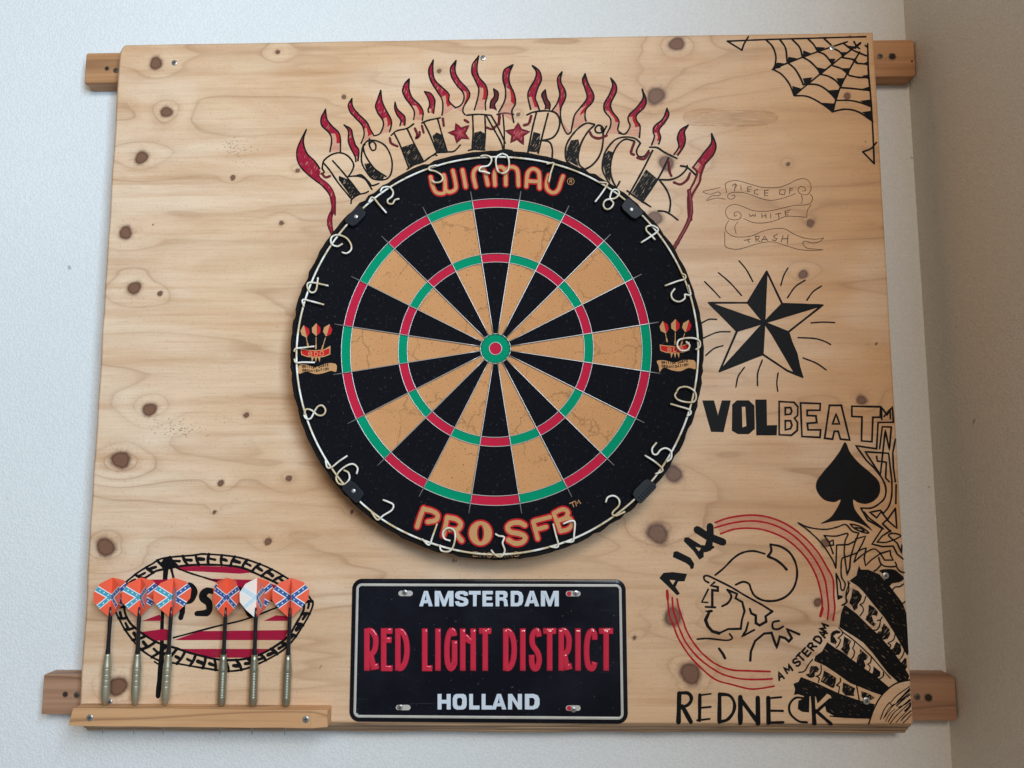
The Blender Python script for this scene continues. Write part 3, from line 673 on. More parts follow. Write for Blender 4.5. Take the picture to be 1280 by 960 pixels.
# spider web in the top right corner
W = Crop(860, 30, 4.267, YB)
ws = [[(210, 92), (400, 84), (600, 78), (800, 72), (948, 68)], [(210, 92), (287, 140)], [(287, 140), (300, 105), (322, 68)], [(958, 105), (962, 250), (975, 400), (985, 560), (993, 745)], [(993, 745), (932, 682)], [(932, 682), (975, 665), (1005, 632)],
      [(450, 243), (540, 205), (700, 145), (850, 95)], [(565, 382), (640, 320), (770, 215), (880, 130), (920, 100)], [(772, 470), (790, 400), (820, 320), (880, 210), (915, 150)],
      [(415, 84), (450, 120), (468, 170), (465, 215), (455, 240)], [(455, 243), (500, 270), (540, 320), (565, 380)], [(567, 382), (640, 388), (720, 430), (770, 468)], [(770, 468), (840, 455), (910, 470), (985, 520)],
      [(490, 84), (520, 130), (528, 200)], [(530, 205), (570, 240), (600, 290), (615, 325)], [(615, 322), (690, 325), (750, 360), (790, 405)], [(790, 408), (860, 408), (920, 420), (975, 440)],
      [(555, 82), (595, 125), (610, 175)], [(612, 178), (650, 200), (690, 240), (705, 268)], [(705, 268), (750, 280), (790, 305), (815, 335)], [(818, 340), (880, 345), (970, 355)],
      [(640, 80), (670, 110), (690, 145)], [(690, 148), (730, 165), (770, 215)], [(770, 222), (820, 240), (855, 270)], [(858, 275), (910, 285), (965, 285)],
      [(725, 78), (760, 110), (775, 130)], [(775, 130), (810, 150), (830, 180)], [(825, 180), (880, 190), (900, 205)], [(900, 210), (960, 215)], [(830, 105), (880, 140), (950, 170)],
      [(885, 95), (900, 120), (915, 132)], [(918, 105), (900, 120), (892, 130)], [(945, 115), (958, 125)]]
wf = [[(450, 243), (475, 205), (515, 210), (490, 235)], [(528, 205), (535, 175), (580, 182), (560, 200)], [(612, 178), (615, 140), (657, 157), (640, 172)], [(688, 145), (678, 122), (732, 125), (715, 140)], [(565, 382), (555, 330), (602, 343), (590, 370)],
      [(622, 324), (612, 290), (664, 284), (650, 312)], [(705, 270), (685, 230), (737, 240)], [(768, 220), (750, 185), (788, 185)], [(825, 180), (810, 150), (856, 150)], [(772, 470), (712, 420), (780, 424)], [(790, 405), (736, 355), (806, 350)],
      [(818, 335), (790, 290), (840, 288)], [(855, 275), (818, 236), (868, 235)], [(895, 212), (872, 190), (897, 180)], [(865, 140), (848, 115), (892, 120)], [(985, 520), (928, 470), (975, 463)], [(975, 442), (918, 410), (970, 403)],
      [(970, 362), (928, 346), (966, 334)], [(964, 297), (928, 276), (961, 270)], [(959, 225), (935, 210), (958, 200)]]
D('spider_web_drawing', [('f', f, K_blk) for f in wf] + [('s', s, 7, K_blk) for s in ws], W)
# ribbon banner, fine pen
N = Crop(860, 210, 6.4, YB)
bs = [[(310, 200), (300, 150), (300, 125), (340, 105), (400, 102), (500, 130), (600, 155), (720, 155), (800, 130), (870, 95), (930, 85), (970, 110), (985, 160), (965, 205), (930, 215), (890, 200), (880, 170), (900, 148), (930, 155), (940, 180), (915, 185)],
      [(860, 205), (780, 235), (680, 258), (600, 250), (520, 220), (440, 198), (360, 195), (320, 215), (320, 240), (345, 250), (370, 240), (375, 220), (350, 220)],
      [(260, 155), (200, 170), (120, 190), (180, 210), (240, 190), (258, 205), (250, 220), (190, 225), (150, 260), (230, 240), (300, 250)],
      [(980, 210), (997, 240), (980, 280), (940, 295), (850, 300), (760, 320), (640, 345), (520, 340), (430, 305), (370, 292), (320, 310), (300, 350), (320, 400), (370, 415), (415, 405), (425, 375), (400, 350), (370, 360), (375, 385), (390, 378)],
      [(905, 220), (915, 250), (905, 285)], [(985, 295), (955, 340), (950, 395)], [(950, 395), (870, 388), (780, 388), (700, 420), (600, 440), (520, 435), (445, 405)],
      [(325, 420), (300, 470), (310, 510), (360, 545), (430, 553), (520, 540), (600, 505), (700, 485), (780, 490), (850, 530), (930, 560), (1010, 570), (1060, 565), (1085, 560), (1050, 590), (1000, 600), (935, 585), (918, 605), (950, 640), (1010, 648), (1080, 655)],
      [(1080, 655), (980, 660), (880, 650), (780, 620), (680, 592), (580, 600), (480, 630), (400, 650), (340, 645), (298, 625), (295, 560), (292, 510)], [(400, 430), (375, 470), (385, 525)]]
bt = [[(372, 185), (378, 130)], [(352, 145), (375, 125), (392, 140), (378, 155)], [(422, 140), (425, 175)], [(510, 150), (478, 150), (478, 190), (495, 190)], [(478, 170), (505, 170)], [(560, 172), (535, 178), (530, 205), (560, 212)],
      [(645, 178), (612, 180), (612, 222), (640, 222)], [(612, 200), (638, 200)], [(735, 175), (732, 208), (770, 215), (780, 175), (735, 175)], [(815, 160), (812, 205)], [(812, 165), (840, 162)], [(812, 180), (835, 178)],
      [(488, 368), (500, 388), (520, 375), (535, 388), (540, 368)], [(590, 365), (592, 400)], [(622, 365), (625, 400)], [(590, 385), (625, 382)], [(660, 365), (662, 400)], [(700, 370), (745, 362)], [(722, 365), (728, 400)],
      [(775, 345), (780, 378), (800, 375)], [(775, 348), (820, 335)], [(778, 362), (805, 355)], [(450, 580), (500, 568)], [(478, 575), (490, 600)], [(540, 545), (545, 590)], [(540, 548), (570, 545), (565, 568), (545, 570), (575, 590)],
      [(585, 590), (612, 545), (635, 580)], [(595, 572), (630, 570)], [(715, 530), (685, 545), (690, 560), (712, 565), (700, 582), (672, 575)], [(760, 540), (745, 590)], [(800, 535), (795, 605)], [(752, 568), (798, 565)]]
D('banner_drawing', [('s', s, 4.6, K_fine) for s in bs] + [('s', s, 5.2, K_fine, False) for s in bt], N)
# nautical star
S = Crop(870, 320, 4.923, YB)
T_, R_, BR_, BL_, L_ = (435, 95), (778, 303), (655, 745), (145, 710), (78, 288); tr_, rb_, b__, lb_, tl_ = (530, 295), (568, 468), (410, 605), (252, 462), (318, 288); c_ = (420, 410)
D('nautical_star', [('f', f, K_blk) for f in ([T_, tl_, c_], [tr_, R_, c_], [rb_, (625, 600), BR_, (610, 735), c_], [b__, BL_, c_], [lb_, L_, c_])] +
  [('s', s, 9, K_blk, False) for s in ([T_, tr_, R_, rb_, BR_], [BR_, (560, 705), b__, BL_], [BL_, lb_, L_, tl_, T_], [c_, T_], [c_, R_], [c_, BR_], [c_, BL_], [c_, L_], [c_, tr_], [c_, rb_], [c_, b__], [c_, lb_], [c_, tl_])] +
  [('s', s, 6.5, K_blk) for s in ([(265, 30), (310, 85), (350, 158)], [(138, 103), (210, 165), (280, 243)], [(53, 158), (105, 210), (148, 257)], [(565, 75), (540, 120), (522, 180)], [(670, 150), (610, 190), (563, 257)], [(772, 185), (720, 220), (682, 272)],
   [(708, 412), (780, 407), (853, 410)], [(628, 502), (730, 508), (790, 525), (828, 545)], [(658, 627), (740, 660), (802, 702)], [(505, 720), (497, 780), (503, 833)], [(408, 640), (380, 720), (378, 797)], [(298, 685), (260, 740), (245, 807)],
   [(165, 552), (110, 570), (60, 612)], [(210, 466), (130, 470), (45, 505)], [(127, 390), (80, 390), (35, 412)])], S)
# band name
V = Crop(870, 480, 4.571, YB)
for f in ([[(40, 97), (100, 97), (125, 190), (150, 97), (195, 97), (155, 272), (88, 270)]], [[(235, 97), (300, 97), (330, 125), (332, 255), (300, 283), (240, 283), (208, 265), (210, 120)], [(262, 130), (282, 130), (288, 240), (265, 248)]],
          [[(342, 92), (400, 92), (402, 240), (460, 238), (458, 290), (348, 290)]]):
    D('drawn_letter', [('f', f, K_blk)] + [('c', f[0], 5, K_blk, False)], V)
for ls in ([[(475, 100), (560, 105), (582, 130), (580, 180), (562, 195), (580, 220), (578, 265), (545, 293), (475, 290)], [(510, 135), (540, 135), (547, 155), (540, 172), (510, 175)], [(510, 210), (540, 210), (548, 235), (540, 255), (510, 262)]],
           [[(597, 108), (710, 112), (708, 150), (635, 150), (635, 180), (685, 182), (690, 220), (635, 225), (640, 262), (712, 262), (708, 305), (605, 300)]],
           [[(762, 122), (830, 122), (878, 320), (825, 315), (812, 270), (790, 270), (780, 315), (735, 310)], [(800, 170), (820, 228), (780, 228)]],
           [[(890, 127), (1055, 130), (1052, 190), (1010, 190), (1005, 330), (945, 325), (948, 188), (890, 185)]]):
    D('drawn_letter', [('c', l, 7.5, K_blk, False) for l in ls], V)
D('spade_drawing', [('f', [(852, 332), (880, 390), (930, 450), (1000, 510), (1045, 560), (1050, 620), (1020, 665), (970, 685), (920, 675), (898, 660), (905, 710), (940, 760), (1008, 838), (960, 808), (900, 785), (850, 778), (780, 785), (712, 798),
   (770, 760), (810, 700), (825, 660), (790, 675), (730, 660), (690, 610), (688, 560), (720, 510), (780, 440), (820, 385)], K_blk, True)], V)
# tribal line work round the spade
Tb = Crop(1030, 500, 5.333, YB); T8 = Crop(990, 640, 8, YB)
D('tribal_drawing', [('s', s, 8, K_blk, False) for s in (
   [(385, 130), (380, 45), (420, 100), (455, 45), (462, 150)], [(400, 110), (440, 60), (442, 125)],
   [(458, 148), (360, 150), (350, 325), (212, 305), (280, 400), (340, 460)], [(370, 325), (388, 178), (448, 180), (435, 335), (408, 200), (375, 500), (275, 345), (430, 355), (452, 540)], [(435, 545), (410, 520), (415, 415), (385, 410)],
   [(350, 375), (355, 408), (372, 408)], [(475, 262), (458, 350), (462, 450), (475, 545)], [(480, 565), (478, 690)], [(475, 722), (420, 800), (485, 855), (475, 722)])] +
   [('s', s, 8, K_blk, True) for s in ([(340, 460), (385, 520), (410, 580), (408, 640), (380, 680), (320, 718), (245, 720)], [(452, 540), (450, 640), (430, 710), (395, 755)])] +
   [('s', s, 8, K_blk, False) for s in ([(245, 720), (290, 800), (395, 860)], [(395, 755), (375, 735), (305, 748), (350, 785), (380, 745), (425, 800)], [(425, 790), (390, 825), (445, 878)])] +
   [('s', s, 11, K_blk, False, T8) for s in (
   [(632, 270), (735, 240), (700, 320), (640, 430), (620, 500)], [(438, 560), (445, 330), (560, 325), (640, 285)], [(320, 235), (370, 300), (410, 280), (415, 330), (365, 335)], [(370, 300), (410, 415)],
   [(740, 360), (720, 460), (735, 535), (790, 480)], [(880, 415), (980, 385), (985, 430), (1010, 480), (925, 480), (880, 410)], [(905, 160), (800, 320), (900, 345), (1010, 340), (1050, 420), (1110, 470)],
   [(985, 185), (900, 240), (850, 300)], [(1050, 310), (1095, 410), (1097, 330)], [(440, 615), (460, 870), (500, 850)], [(520, 400), (550, 630), (575, 560), (585, 450), (630, 300), (665, 212)], [(720, 0), (770, 60), (905, 160)])] +
   [('s', s, 10, K_blk, True, T8) for s in (
   [(60, 108), (150, 148), (250, 168), (350, 172), (450, 150), (535, 125), (600, 190), (668, 210)], [(70, 115), (180, 200), (300, 320), (400, 470), (438, 560)], [(320, 235), (440, 240), (555, 215), (530, 290), (520, 400)],
   [(740, 360), (690, 375), (640, 410), (560, 440), (500, 465), (490, 560), (495, 650), (530, 715), (515, 780), (490, 770), (480, 700), (440, 615)], [(790, 480), (880, 415)], [(880, 410), (830, 370), (780, 380), (700, 430), (620, 500)],
   [(580, 120), (640, 130), (700, 155), (765, 208), (700, 200), (620, 160), (585, 125)], [(630, 155), (690, 165), (720, 190), (680, 190)], [(850, 300), (950, 300), (1085, 240), (1010, 212), (965, 235), (1050, 310)],
   [(865, 455), (890, 520), (950, 545), (1040, 540), (1030, 500)], [(1040, 540), (1075, 590), (1120, 605)], [(890, 525), (850, 570), (820, 590)])] +
   [('f', [(590, 125), (640, 140), (700, 160), (755, 205), (690, 190), (700, 172), (640, 150)], K_blk, False)][:0] +
   [('f', [(440, 615), (480, 700), (490, 770), (515, 780), (530, 830), (460, 870)], K_scr)][:0], Tb)
D('wrist_blob_drawing', [('f', [(870, 590), (900, 575), (950, 570), (1020, 575), (1070, 610), (1120, 660), (1080, 700), (1000, 715), (965, 750), (930, 690), (910, 620)], K_blk, True)], T8)
for q in ([(1000, 785), (1030, 752), (1080, 745), (1115, 720)], [(560, 690), (568, 780), (540, 850), (550, 900), (500, 935)], [(1090, 915), (1110, 912), (1128, 895)]): D('pen_line', [('s', q, 10, K_blk)], T8)
D('pen_line', [('f', [(462, 830), (505, 835), (500, 860), (462, 875)], K_blk)], T8)
# the hand with lettered fingers
H = Crop(960, 690, 4.174, YB); H1 = Crop(1040, 700, 12.31, YB); H2 = Crop(1040, 770, 12.31, YB); H3 = Crop(988, 820, 12.31, YB); H4 = Crop(1050, 830, 12.31, YB)
for cr, f in ((H, [(475, 75), (482, 95), (520, 95), (580, 120), (640, 190), (700, 270), (718, 320), (724, 420), (729, 525), (726, 535), (690, 470), (650, 400), (610, 340), (560, 280), (500, 205), (470, 175), (430, 150), (465, 125)]),
              (H, [(400, 280), (460, 325), (520, 385), (580, 440), (640, 510), (700, 590), (733, 645), (728, 665), (680, 675), (630, 630), (590, 580), (545, 520), (500, 470), (440, 430), (375, 390), (385, 320)]),
              (H, [(310, 475), (370, 520), (430, 560), (500, 610), (560, 650), (625, 705), (590, 742), (540, 725), (480, 700), (430, 680), (360, 630), (300, 590), (245, 565), (250, 545), (285, 520)]),
              (H3, [(165, 330), (420, 430), (740, 580), (1060, 690), (1290, 745), (1215, 950), (700, 930), (560, 850), (540, 770), (640, 640), (620, 600), (560, 570), (420, 720), (395, 620), (340, 590), (285, 620), (280, 860), (180, 850),
                    (120, 810), (130, 690), (215, 660), (215, 610), (120, 580), (60, 590), (80, 510), (55, 430), (130, 400)])):
    D('skeleton_finger', [('f', f, K_scr2), ('c', f, 5 if cr is H else 12, K_blk, False)], cr)
for cr, fs_, arcs in (
    (H1, [[(320, 445), (400, 480), (455, 550), (440, 610), (390, 680), (385, 740), (340, 775), (310, 700), (270, 660), (300, 560)], [(570, 690), (640, 730), (700, 800), (690, 860), (640, 840), (600, 850), (640, 960), (560, 950), (520, 910), (560, 830)]],
         [[(270, 350), (240, 420), (215, 520), (212, 600), (215, 650), (150, 695)], [(520, 560), (500, 620), (480, 660), (430, 690), (465, 710), (482, 780), (430, 860)]]),
    (H2, [[(530, 0), (600, 20), (620, 90), (675, 120), (640, 155), (580, 110), (540, 60)], [(800, 120), (880, 210), (890, 280), (850, 350), (790, 360), (740, 320), (690, 280), (720, 240), (765, 240), (770, 180)],
          [(990, 400), (1050, 440), (1060, 540), (1030, 590), (960, 600), (890, 545), (950, 490)], [(1120, 650), (1140, 655), (1150, 780), (1130, 815), (1070, 720)]],
         [[(770, 15), (745, 55), (700, 70)], [(745, 60), (730, 150), (690, 210), (600, 222)], [(970, 280), (945, 365), (860, 420), (900, 440), (890, 480), (820, 505)], [(1115, 510), (1095, 590), (1050, 660), (990, 702)]]),
    (H2, [[(10, 240), (70, 220), (130, 240), (120, 260), (50, 270), (10, 310), (40, 340), (70, 400), (50, 430), (-20, 400), (-20, 280)], [(190, 320), (290, 380), (260, 440), (270, 500), (230, 600), (140, 510), (170, 470)],
          [(430, 510), (550, 620), (520, 670), (480, 680), (510, 760), (490, 815), (380, 740), (390, 650), (410, 600), (440, 580)], [(640, 780), (740, 860), (735, 920), (690, 945), (620, 900), (640, 840)]],
         [[(100, 180), (160, 240), (150, 290), (95, 340), (130, 360), (110, 430), (65, 490)], [(350, 390), (340, 450), (318, 500), (345, 540), (330, 620), (280, 680)], [(605, 640), (592, 715), (550, 742), (582, 770), (580, 830), (535, 885)],
          [(790, 870), (785, 930), (700, 985)], [(-60, 470), (150, 560), (420, 790), (560, 880), (700, 960), (840, 1100)], [(160, 245), (330, 370), (590, 610), (800, 850), (900, 960)]]),
    (H3, [[(320, 160), (400, 160), (435, 200), (410, 240), (370, 250), (370, 310), (330, 335), (280, 320), (240, 285), (300, 270), (300, 210)], [(520, 230), (610, 280), (700, 340), (690, 400), (670, 480), (640, 485), (490, 400), (470, 390), (500, 320)],
          [(815, 410), (900, 450), (990, 500), (975, 540), (975, 610), (850, 600), (800, 540)], [(1095, 545), (1200, 580), (1290, 640), (1240, 670), (1130, 660), (1100, 620)]],
         [[(130, 250), (200, 240), (240, 200), (270, 140), (340, 50)], [(470, 140), (475, 220), (450, 290), (395, 312), (442, 335), (430, 410)], [(770, 345), (765, 400), (710, 450), (752, 470), (740, 575)], [(1020, 455), (1035, 550), (1060, 690)], [(610, 925), (800, 940), (1000, 950), (1220, 955)]])):
    for f in fs_: D('letter_blob', [('f', f, K_scr, False), ('c', f, 9, K_scr, False)], cr)
    for a_ in arcs: D('pen_line', [('s', a_, 17, K_blk)], cr)
pal = [('s', [(440, 925), (490, 770), (540, 650), (620, 510), (740, 380), (880, 290), (1072, 245)], 20, K_blk)]
for a_, w_ in (([(620, 850), (680, 700), (760, 590)], 14), ([(780, 590), (880, 480), (1070, 345)], 13), ([(670, 840), (740, 700), (830, 615)], 10), ([(690, 810), (800, 660), (900, 580), (1000, 500), (1075, 440)], 11), ([(740, 890), (830, 750), (930, 670), (1078, 540)], 13),
               ([(770, 915), (860, 800), (960, 700), (1085, 590)], 12), ([(860, 900), (950, 800), (1050, 700), (1090, 640)], 10), ([(940, 870), (1000, 800), (1092, 720)], 15), ([(970, 905), (1040, 840), (1095, 770)], 11), ([(880, 590), (960, 500), (1072, 400)], 24),
               ([(870, 640), (980, 540), (1076, 470)], 20), ([(900, 665), (1000, 620), (1082, 560)], 16), ([(920, 540), (1000, 450), (1070, 375)], 13), ([(760, 590), (800, 640)], 12), ([(1000, 720), (1060, 660), (1086, 610)], 22), ([(700, 880), (760, 770), (840, 690)], 9)):
    pal.append(('s', a_, w_, K_scr if w_ > 18 else K_blk))
D('palm_drawing', pal, H4)
# football club crest with helmeted head
J = Crop(820, 640, 5.333, YB); K2 = Crop(820, 770, 5.333, YB)
def down(l): return [(x, y + 693.3) for x, y in l]
ro = [(395, 70), (480, 40), (600, 22), (700, 25), (800, 50), (900, 100), (1000, 180), (1080, 270), (1140, 370), (1180, 450), (1185, 560), (1192, 640), (1180, 722)]
rm = [(390, 105), (500, 75), (620, 60), (720, 68), (820, 100), (920, 160), (1010, 250), (1080, 350), (1125, 450), (1140, 540), (1150, 640), (1142, 718)]
ri = [(430, 145), (520, 115), (620, 108), (720, 120), (840, 165), (930, 230), (1010, 320), (1065, 420), (1095, 520), (1108, 620), (1095, 695)]
lo = [(75, 525), (80, 600), (90, 690)] + down([(115, 60), (150, 150), (220, 260), (310, 355), (400, 425), (500, 455), (620, 485), (700, 482), (788, 467)])
lm = [(108, 570), (115, 650), (140, 730)] + down([(165, 105), (205, 185), (290, 285), (400, 365), (480, 400), (580, 420), (700, 422), (775, 418)])
li = [(140, 578), (155, 650), (185, 735)] + down([(200, 90), (245, 170), (310, 250), (400, 320), (500, 358), (620, 365), (760, 370)])
D('crest_rings', [('f', [J(p) for p in ro] and ro + ri[::-1], K_pink), ('f', lo + li[::-1], K_pink2)] + [('s', s, 10.5, K_redline) for s in (ro, rm, ri, lo, lm, li)] + [('s', [(1110, 640), (1095, 695)], 16, K_redline), ('s', [(74, 525), (78, 580)], 16, K_redline)], J)
D('crest_lettering', [('f', [[(22, 440), (50, 405), (110, 400), (207, 412), (190, 462), (148, 462), (130, 500), (160, 545), (140, 555), (85, 500)], [(90, 452), (130, 455), (112, 485)]], K_blk),
   ('f', [(118, 265), (140, 260), (230, 305), (255, 345), (250, 375), (232, 382), (225, 360), (200, 340), (112, 300)], K_blk),
   ('f', [[(190, 170), (215, 168), (300, 220), (385, 225), (390, 238), (345, 265), (318, 270), (318, 300), (290, 318), (250, 260), (185, 195)], [(262, 232), (300, 240), (285, 262)]], K_blk),
   ('s', [(275, 118), (340, 160), (445, 200)], 42, K_blk, False), ('s', [(360, 95), (362, 160), (350, 235)], 44, K_blk, False)], J)
D('helmet_head_drawing', [('s', s, wd, K_blk, sm) for s, wd, sm in (
   ([(395, 420), (450, 375), (520, 305), (580, 270), (650, 260), (725, 278)], 9, True), ([(762, 215), (768, 260), (745, 295)], 11, True), ([(745, 295), (800, 320), (840, 350), (870, 383)], 12, True),
   ([(762, 215), (830, 230), (890, 270), (930, 340), (940, 420), (920, 500), (870, 560), (800, 590), (720, 590), (660, 560), (635, 520), (620, 480), (580, 465), (530, 485)], 10, True),
   ([(350, 470), (325, 455), (320, 430), (345, 425), (400, 450), (500, 500), (600, 560), (700, 615), (775, 662)], 9, True), ([(775, 662), (730, 695), (735, 730), (690, 755), (665, 740), (665, 690), (635, 675), (625, 645)], 11, False),
   ([(390, 468), (365, 490), (412, 500), (412, 525), (375, 520), (375, 630)], 11, False), ([(330, 632), (395, 635)], 9, False), ([(348, 515), (305, 600), (345, 603)], 8, False),
   ([(370, 660), (335, 660), (355, 665), (330, 720), (345, 760), (375, 795), (420, 808)], 14, False), ([(420, 808), (480, 780), (565, 778), (572, 720), (590, 660), (575, 600), (530, 575), (540, 545), (475, 518)], 10, False),
   ([(475, 518), (502, 560), (480, 605), (440, 628)], 10, True), ([(275, 847), (350, 843), (470, 855), (508, 840), (490, 812)], 8, True), ([(615, 735), (600, 790), (572, 830), (655, 785)], 9, False), ([(420, 910), (445, 945), (460, 975)], 12, True),
   ([(628, 990), (632, 930), (660, 860), (720, 810), (770, 805), (785, 850), (805, 905), (825, 830), (860, 840), (885, 862), (905, 840), (870, 778), (955, 815)], 11, False), ([(820, 725), (780, 735), (780, 775), (815, 780), (848, 762)], 9, True))], J)

# ---- stroke alphabet (unit box, y up)
FONT = {
 'A': [[(0, 0), (.5, 1), (1, 0)], [(.2, .33), (.8, .33)]], 'B': [[(0, 0), (0, 1)], [(0, 1), (.7, 1), (.92, .78), (.7, .53), (0, .53)], [(.7, .53), (1, .27), (.75, 0), (0, 0)]],
 'C': [[(1, .78), (.75, 1), (.25, 1), (0, .75), (0, .25), (.25, 0), (.75, 0), (1, .22)]], 'D': [[(0, 0), (0, 1)], [(0, 1), (.6, 1), (1, .7), (1, .3), (.6, 0), (0, 0)]],
 'E': [[(1, 1), (0, 1), (0, 0), (1, 0)], [(0, .52), (.85, .52)]], 'G': [[(1, .8), (.75, 1), (.25, 1), (0, .75), (0, .25), (.25, 0), (.75, 0), (1, .2), (1, .48), (.6, .48)]],
 'H': [[(0, 0), (0, 1)], [(1, 0), (1, 1)], [(0, .52), (1, .52)]], 'I': [[(.5, 0), (.5, 1)]], 'L': [[(0, 1), (0, 0), (1, 0)]], 'M': [[(0, 0), (0, 1), (.5, .25), (1, 1), (1, 0)]], 'N': [[(0, 0), (0, 1), (1, 0), (1, 1)]],
 'O': [[(.25, 0), (0, .25), (0, .75), (.25, 1), (.75, 1), (1, .75), (1, .25), (.75, 0), (.25, 0)]], 'R': [[(0, 0), (0, 1)], [(0, 1), (.7, 1), (1, .78), (.7, .48), (0, .48)], [(.5, .48), (1, 0)]],
 'S': [[(1, .82), (.75, 1), (.25, 1), (0, .8), (.1, .6), (.9, .42), (1, .2), (.75, 0), (.25, 0), (0, .18)]], 'T': [[(0, 1), (1, 1)], [(.5, 1), (.5, 0)]], 'Z': [[(0, 1), (1, 1), (0, 0), (1, 0)]]}
# AMSTERDAM round the crest
it = []
for ch, x, y, an in (('A', 828, 398, -22), ('M', 880, 352, -32), ('S', 937, 308, -42), ('T', 965, 275, -46), ('E', 1003, 240, -50), ('R', 1040, 202, -54), ('D', 1080, 155, -58), ('A', 1112, 118, -62), ('M', 1118, 75, -66)):
    wd, hg = (34, 50) if ch != 'M' else (40, 46); ca, sa = math.cos(R(an)), math.sin(R(an))
    for s in FONT[ch]:
        it.append(('s', [(x + (u - .5) * wd * ca + (v - .5) * hg * sa, y + (u - .5) * wd * sa - (v - .5) * hg * ca) for u, v in s], 9, K_blk, False))
D('crest_lettering', it, K2)
D('drawn_word', [('s', s, wd, K_blk, sm) for s, wd, sm in (([(155, 515), (150, 705)], 28, False), ([(160, 512), (215, 515), (236, 550), (215, 590), (165, 610)], 15, True), ([(175, 600), (232, 705)], 20, False), ([(292, 525), (290, 695)], 16, False), ([(292, 528), (365, 518)], 8, False),
   ([(292, 612), (365, 605)], 9, False), ([(275, 695), (358, 685)], 9, False), ([(424, 520), (422, 705)], 24, False), ([(425, 520), (490, 530), (522, 580), (515, 640), (475, 690), (422, 705)], 14, True), ([(562, 540), (562, 712)], 28, False), ([(560, 548), (682, 712)], 24, False),
   ([(678, 545), (680, 715)], 25, False), ([(748, 545), (750, 710)], 19, False), ([(745, 548), (835, 540)], 9, False), ([(748, 630), (845, 632)], 10, False), ([(748, 710), (848, 708)], 12, False), ([(990, 548), (930, 545), (890, 590), (895, 650), (950, 700), (1005, 708)], 10, True),
   ([(1045, 540), (1055, 715)], 24, False), ([(1160, 555), (1060, 645)], 13, False), ([(1065, 630), (1165, 718)], 15, False))], K2)
# oval flag crest behind the darts
Q = Crop(0, 0, 1.0, YB)
outer = [(143, 757), (150, 736), (170, 717.5), (190, 705), (205, 697.5), (242, 694), (257, 692.5), (295, 696), (325, 705), (350, 717), (375, 734), (388, 748), (391, 757), (380, 780), (357, 810), (320, 831), (290, 838.7), (255, 835), (220, 829), (205, 827.5), (190, 821), (175, 810), (160, 792), (151, 777)]
inner = [(156, 757), (167, 734), (190, 717), (202, 712), (242, 706), (295, 708), (325, 719), (357, 735), (380, 755), (370, 780), (355, 800), (320, 820), (282, 825), (245, 818), (220, 810), (195, 802), (172, 787), (160, 774)]
it = []
for f in ([(220, 706.5), (295, 708.5), (316, 715.5), (300, 717), (224, 713)], [(255, 723), (327, 725), (354, 735), (295, 735), (280, 731)], [(171, 733), (186, 724.5), (215, 724), (218, 734)], [(218, 800), (250, 788.8), (360, 787.5), (356, 800)], [(226, 811), (340, 811), (315, 822), (270, 822), (240, 817)],
          [(176, 790), (205, 786), (214, 788), (214, 800), (192, 801)], [(178, 776), (200, 768), (202, 776)], [(330, 776), (345, 769), (360, 770), (360, 776)], [(165, 744), (176, 750), (180, 760), (164, 764)]): it.append(('f', f, K_stripe))
it += [('s', [(213, 706), (240, 717), (307, 737), (352, 756)], 1.5, K_blk), ('s', [(217, 797), (270, 783), (307, 774), (352, 757)], 1.5, K_blk), ('s', [(213, 706), (217, 722), (219, 734)], 2.2, K_blk),
       ('c', outer, 1.7, K_blk), ('c', inner, 2.0, K_blk)]
D('oval_flag_crest', it, Q)
def resample(P, n):
    P = np.array(catmull(P, 1.0, True)); P = np.vstack([P, P[:1]]); d = np.r_[0, np.cumsum(np.linalg.norm(np.diff(P, axis=0), axis=1))]; t = np.linspace(0, d[-1], n, endpoint=False)
    return np.stack([np.interp(t, d, P[:, 0]), np.interp(t, d, P[:, 1])], 1)
ncell = 38; O_ = resample(outer, ncell * 4); ce = np.array([268, 766.0]); I_ = np.array(catmull(inner, 1.0, True)); it = []
ia = np.arctan2(I_[:, 1] - ce[1], (I_[:, 0] - ce[0]) / 1.75)
def inn(p):
    a = math.atan2(p[1] - ce[1], (p[0] - ce[0]) / 1.75); return I_[np.argmin(np.abs(np.angle(np.exp(1j * (ia - a)))))]
for q in range(ncell):
    p0 = O_[4 * q]; p1 = O_[(4 * q + 2) % len(O_)]; p2 = O_[(4 * q + 1) % len(O_)]; i0, i1, i2 = inn(p0), inn(p1), inn(p2)
    it.append(('s', [tuple(p0), tuple(p0 * .5 + i0 * .5 + (p2 - p0) * -.25), tuple(i0)], 2.5, K_blk))
    it.append(('s', [tuple(p0 * .6 + i0 * .4), tuple(p2 * .55 + i2 * .45), tuple(p1 * .5 + i1 * .5)], 2.2 + (q % 3) * .5, K_blk))
D('oval_braid_border', it, Q)
D('flag_pole_drawing', [('t', [(208, 703), (203, 770), (202, 820), (197.5, 870)], 6.2, K_blk, [1.1, .6, .8, 1.1, 1.0]), ('f', [(204, 699), (214, 697.5), (219, 706), (207, 713), (202, 708)], K_blk, True), ('s', [(193, 827), (198, 830), (202, 829)], 1.5, K_blk)], Q)
D('drawn_letter', [('t', [(227, 736), (236, 733), (242, 740), (238, 750), (228, 753)], 8, K_blk, [.8, 1.3, 1.3, .9, .5]), ('s', [(226, 738), (228, 762), (226, 772)], 6, K_blk)], Q)
D('drawn_letter', [('t', [(270, 740), (259, 738.5), (253, 746), (261, 754), (260, 765), (246, 767)], 8, K_blk, [.8, 1, 1.2, 1, 1.1, .7])], Q)
D('drawn_letter', [('s', [(300, 738), (306, 755), (312, 768)], 6, K_blk), ('s', [(330, 742), (322, 758), (314, 770)], 5, K_blk)], Q)

